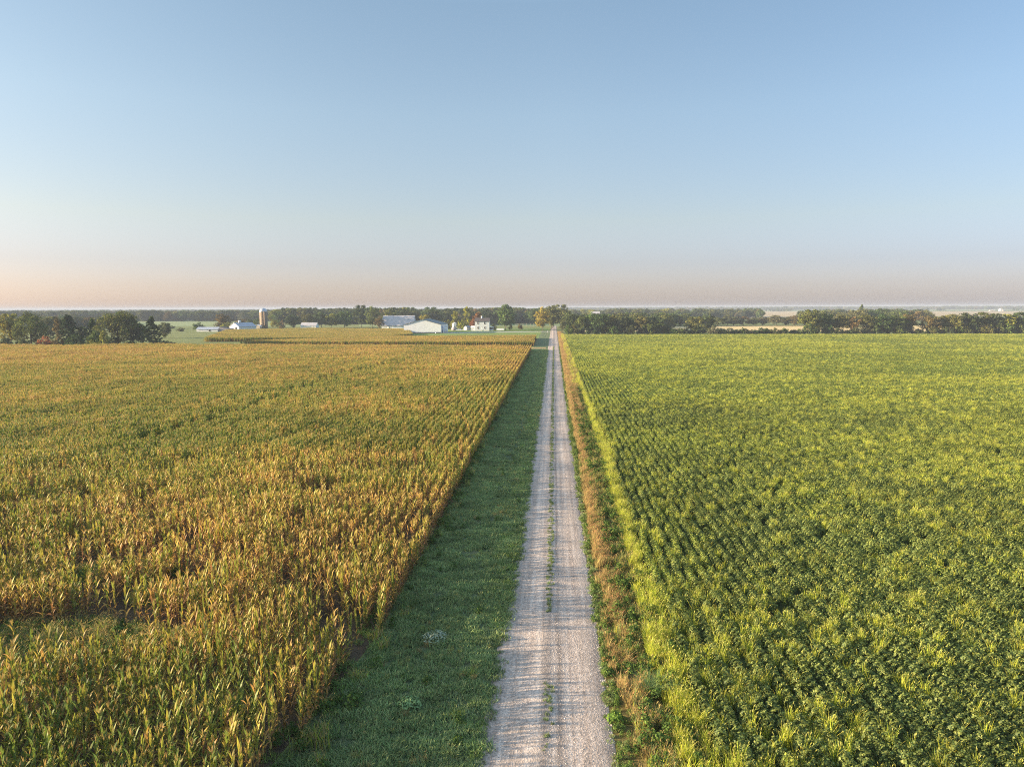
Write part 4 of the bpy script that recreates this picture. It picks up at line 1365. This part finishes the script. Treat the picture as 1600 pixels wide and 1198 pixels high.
# small structures between shed and farmhouse
Yb = 570.0
tw = tag(empty('small_tower', (at(709, Yb), Yb + 2, 0)), 'small white tower-like outbuilding below the slender yellow-green tree', 'outbuilding')
g = Geo().box((-1.5, -1.5, 2.4), (1.5, 1.5, 5.6)).build('wall', W_PLAIN, tw)
Geo().box((-1.95, -2.2, 0), (1.95, 1.6, 2.38)).build('plank_base', GREYP, tw)
Geo().poly_prism([(-1.8, 5.6), (1.8, 5.6), (0, 6.7)], -1.8, 1.8, 'y').build('roof', W_TRIM, tw)
ob = tag(empty('garden_shed', (at(729, 575), 578, 0), R(-20)), 'little white gabled shed with a blue-grey side beside the farmhouse', 'shed')
gable_house(ob, 3.2, 6, 2.3, 3.6, W_PLAIN, BLUEG, 'y', .2)


def wheel(parent, x, y, z, rad, wd=.22):
    w = Geo().tube([(x, y - wd / 2, z), (x, y + wd / 2, z)], rad, 16).build('wheel', RUBBER, parent)
    Geo().tube([(x, y - wd / 2 - .02, z), (x, y - wd / 2, z)], [rad * .55, rad * .6], 12).build('hub', W_TRIM, w)


# white pickup beside the plank base
pk = tag(empty('pickup', (at(717.5, 560), 560, 0)), 'white pickup parked on the lawn between the small tower and the garden shed', 'pickup')
Geo().poly_prism([(-2.7, .45), (2.7, .45), (2.7, 1.0), (1.1, 1.12), (.6, 1.78), (-.8, 1.8), (-1.0, 1.12), (-2.7, 1.1)], -.9, .9, 'y').build('body', W_PLAIN, pk)
Geo().poly_prism([(-.7, 1.2), (.85, 1.2), (.5, 1.66), (-.65, 1.68)], -.93, .93, 'y').build('window', GLASS, pk)
for xx in (-1.7, 1.75):
    for yy in (-.82, .82): wheel(pk, xx, yy, .38, .38)
# white trailer on the lawn
tl = tag(empty('trailer', (at(781.5, 558), 558, 0)), 'low bright white trailer on the lawn between farmhouse and large green tree', 'trailer')
Geo().poly_prism([(-2.8, .55), (2.8, .55), (2.9, 1.2), (2.6, 1.95), (-2.6, 1.95), (-2.9, 1.2)], -1.1, 1.1, 'y').build('body', W_TRIM, tl)
Geo().tube([(2.8, 0, .6), (4.0, 0, .5)], .06, 6).build('tow_bar', GREYP, tl)
for xx in (-.5, .4):
    for yy in (-1.0, 1.0): wheel(tl, xx, yy, .36, .36)

# mailbox by the road under the golden tree
mb = tag(empty('mailbox', (at(855.5, 500, 519), 500, 0)), 'white mailbox on a dark post by the far roadside under the golden tree', 'mailbox')
Geo().box((-.09, -.09, 0), (.09, .09, 1.15)).build('post', WOODP, mb)
Geo().poly_prism([(-.3, 1.15), (.3, 1.15), (.3, 1.55), (.18, 1.75), (-.18, 1.75), (-.3, 1.55)], -.5, .5, 'y').build('box', W_TRIM, mb)
# fence of pale posts beyond the lawn
fn = tag(empty('post_fence', (at(820, 640), 640, 0)), 'open fence of tall pale posts at the lawn edge near the golden tree', 'fence')
for i in range(6):
    Geo().box((-8 + i * 3.2, -.12, 0), (-7.76 + i * 3.2, .12, 4.2)).build('post', WOODP, fn)
Geo().box((-8, -.05, 3.3), (8.2, .04, 3.45)).build('rail', WOODP, fn)
# far white house
Yb = 2700.0
fh = tag(empty('distant_house', (at(1563.5, Yb, 482), Yb, 0)), 'tiny white house on the far horizon beyond the tan field', 'house')
gable_house(fh, 9, 11, 6, 10, W_PLAIN, GALV, 'y', .4)
for dx, hh in ((-19, 5), (-29, 4.5), (18, 5)):
    b2 = tag(empty('distant_shed', (at(1563.5, Yb, 482) + dx, Yb + 10, 0)), {(-19): 'low pale shed next to the tiny far white house', (-29): 'low pinkish shed second from the tiny far white house', 18: 'low pale shed on the outer side of the tiny far white house'}[dx], 'shed')
    gable_house(b2, 8, 7, hh - 2, hh - .5, TANW, GALV, 'x', .3)
Yb = 1000.0
mh = tag(empty('hidden_house', (at(930, Yb, 486), Yb, 0)), 'pale house roof showing between treetops beyond the hedgerow near the road', 'house')
gable_house(mh, 12, 9, 9, 12.5, W_PLAIN, GALV, 'x', .4)

# ------------------------------------------------------------------ render settings
scene.cycles.use_denoising = False
scene.cycles.filter_width = 1.1
scene.cycles.max_bounces = 5
scene.cycles.diffuse_bounces = 2
scene.cycles.glossy_bounces = 2
scene.cycles.transmission_bounces = 4
scene.cycles.volume_bounces = 0
scene.cycles.caustics_reflective = False
scene.cycles.caustics_refractive = False
scene.cycles.use_adaptive_sampling = True
scene.cycles.adaptive_threshold = 0.01
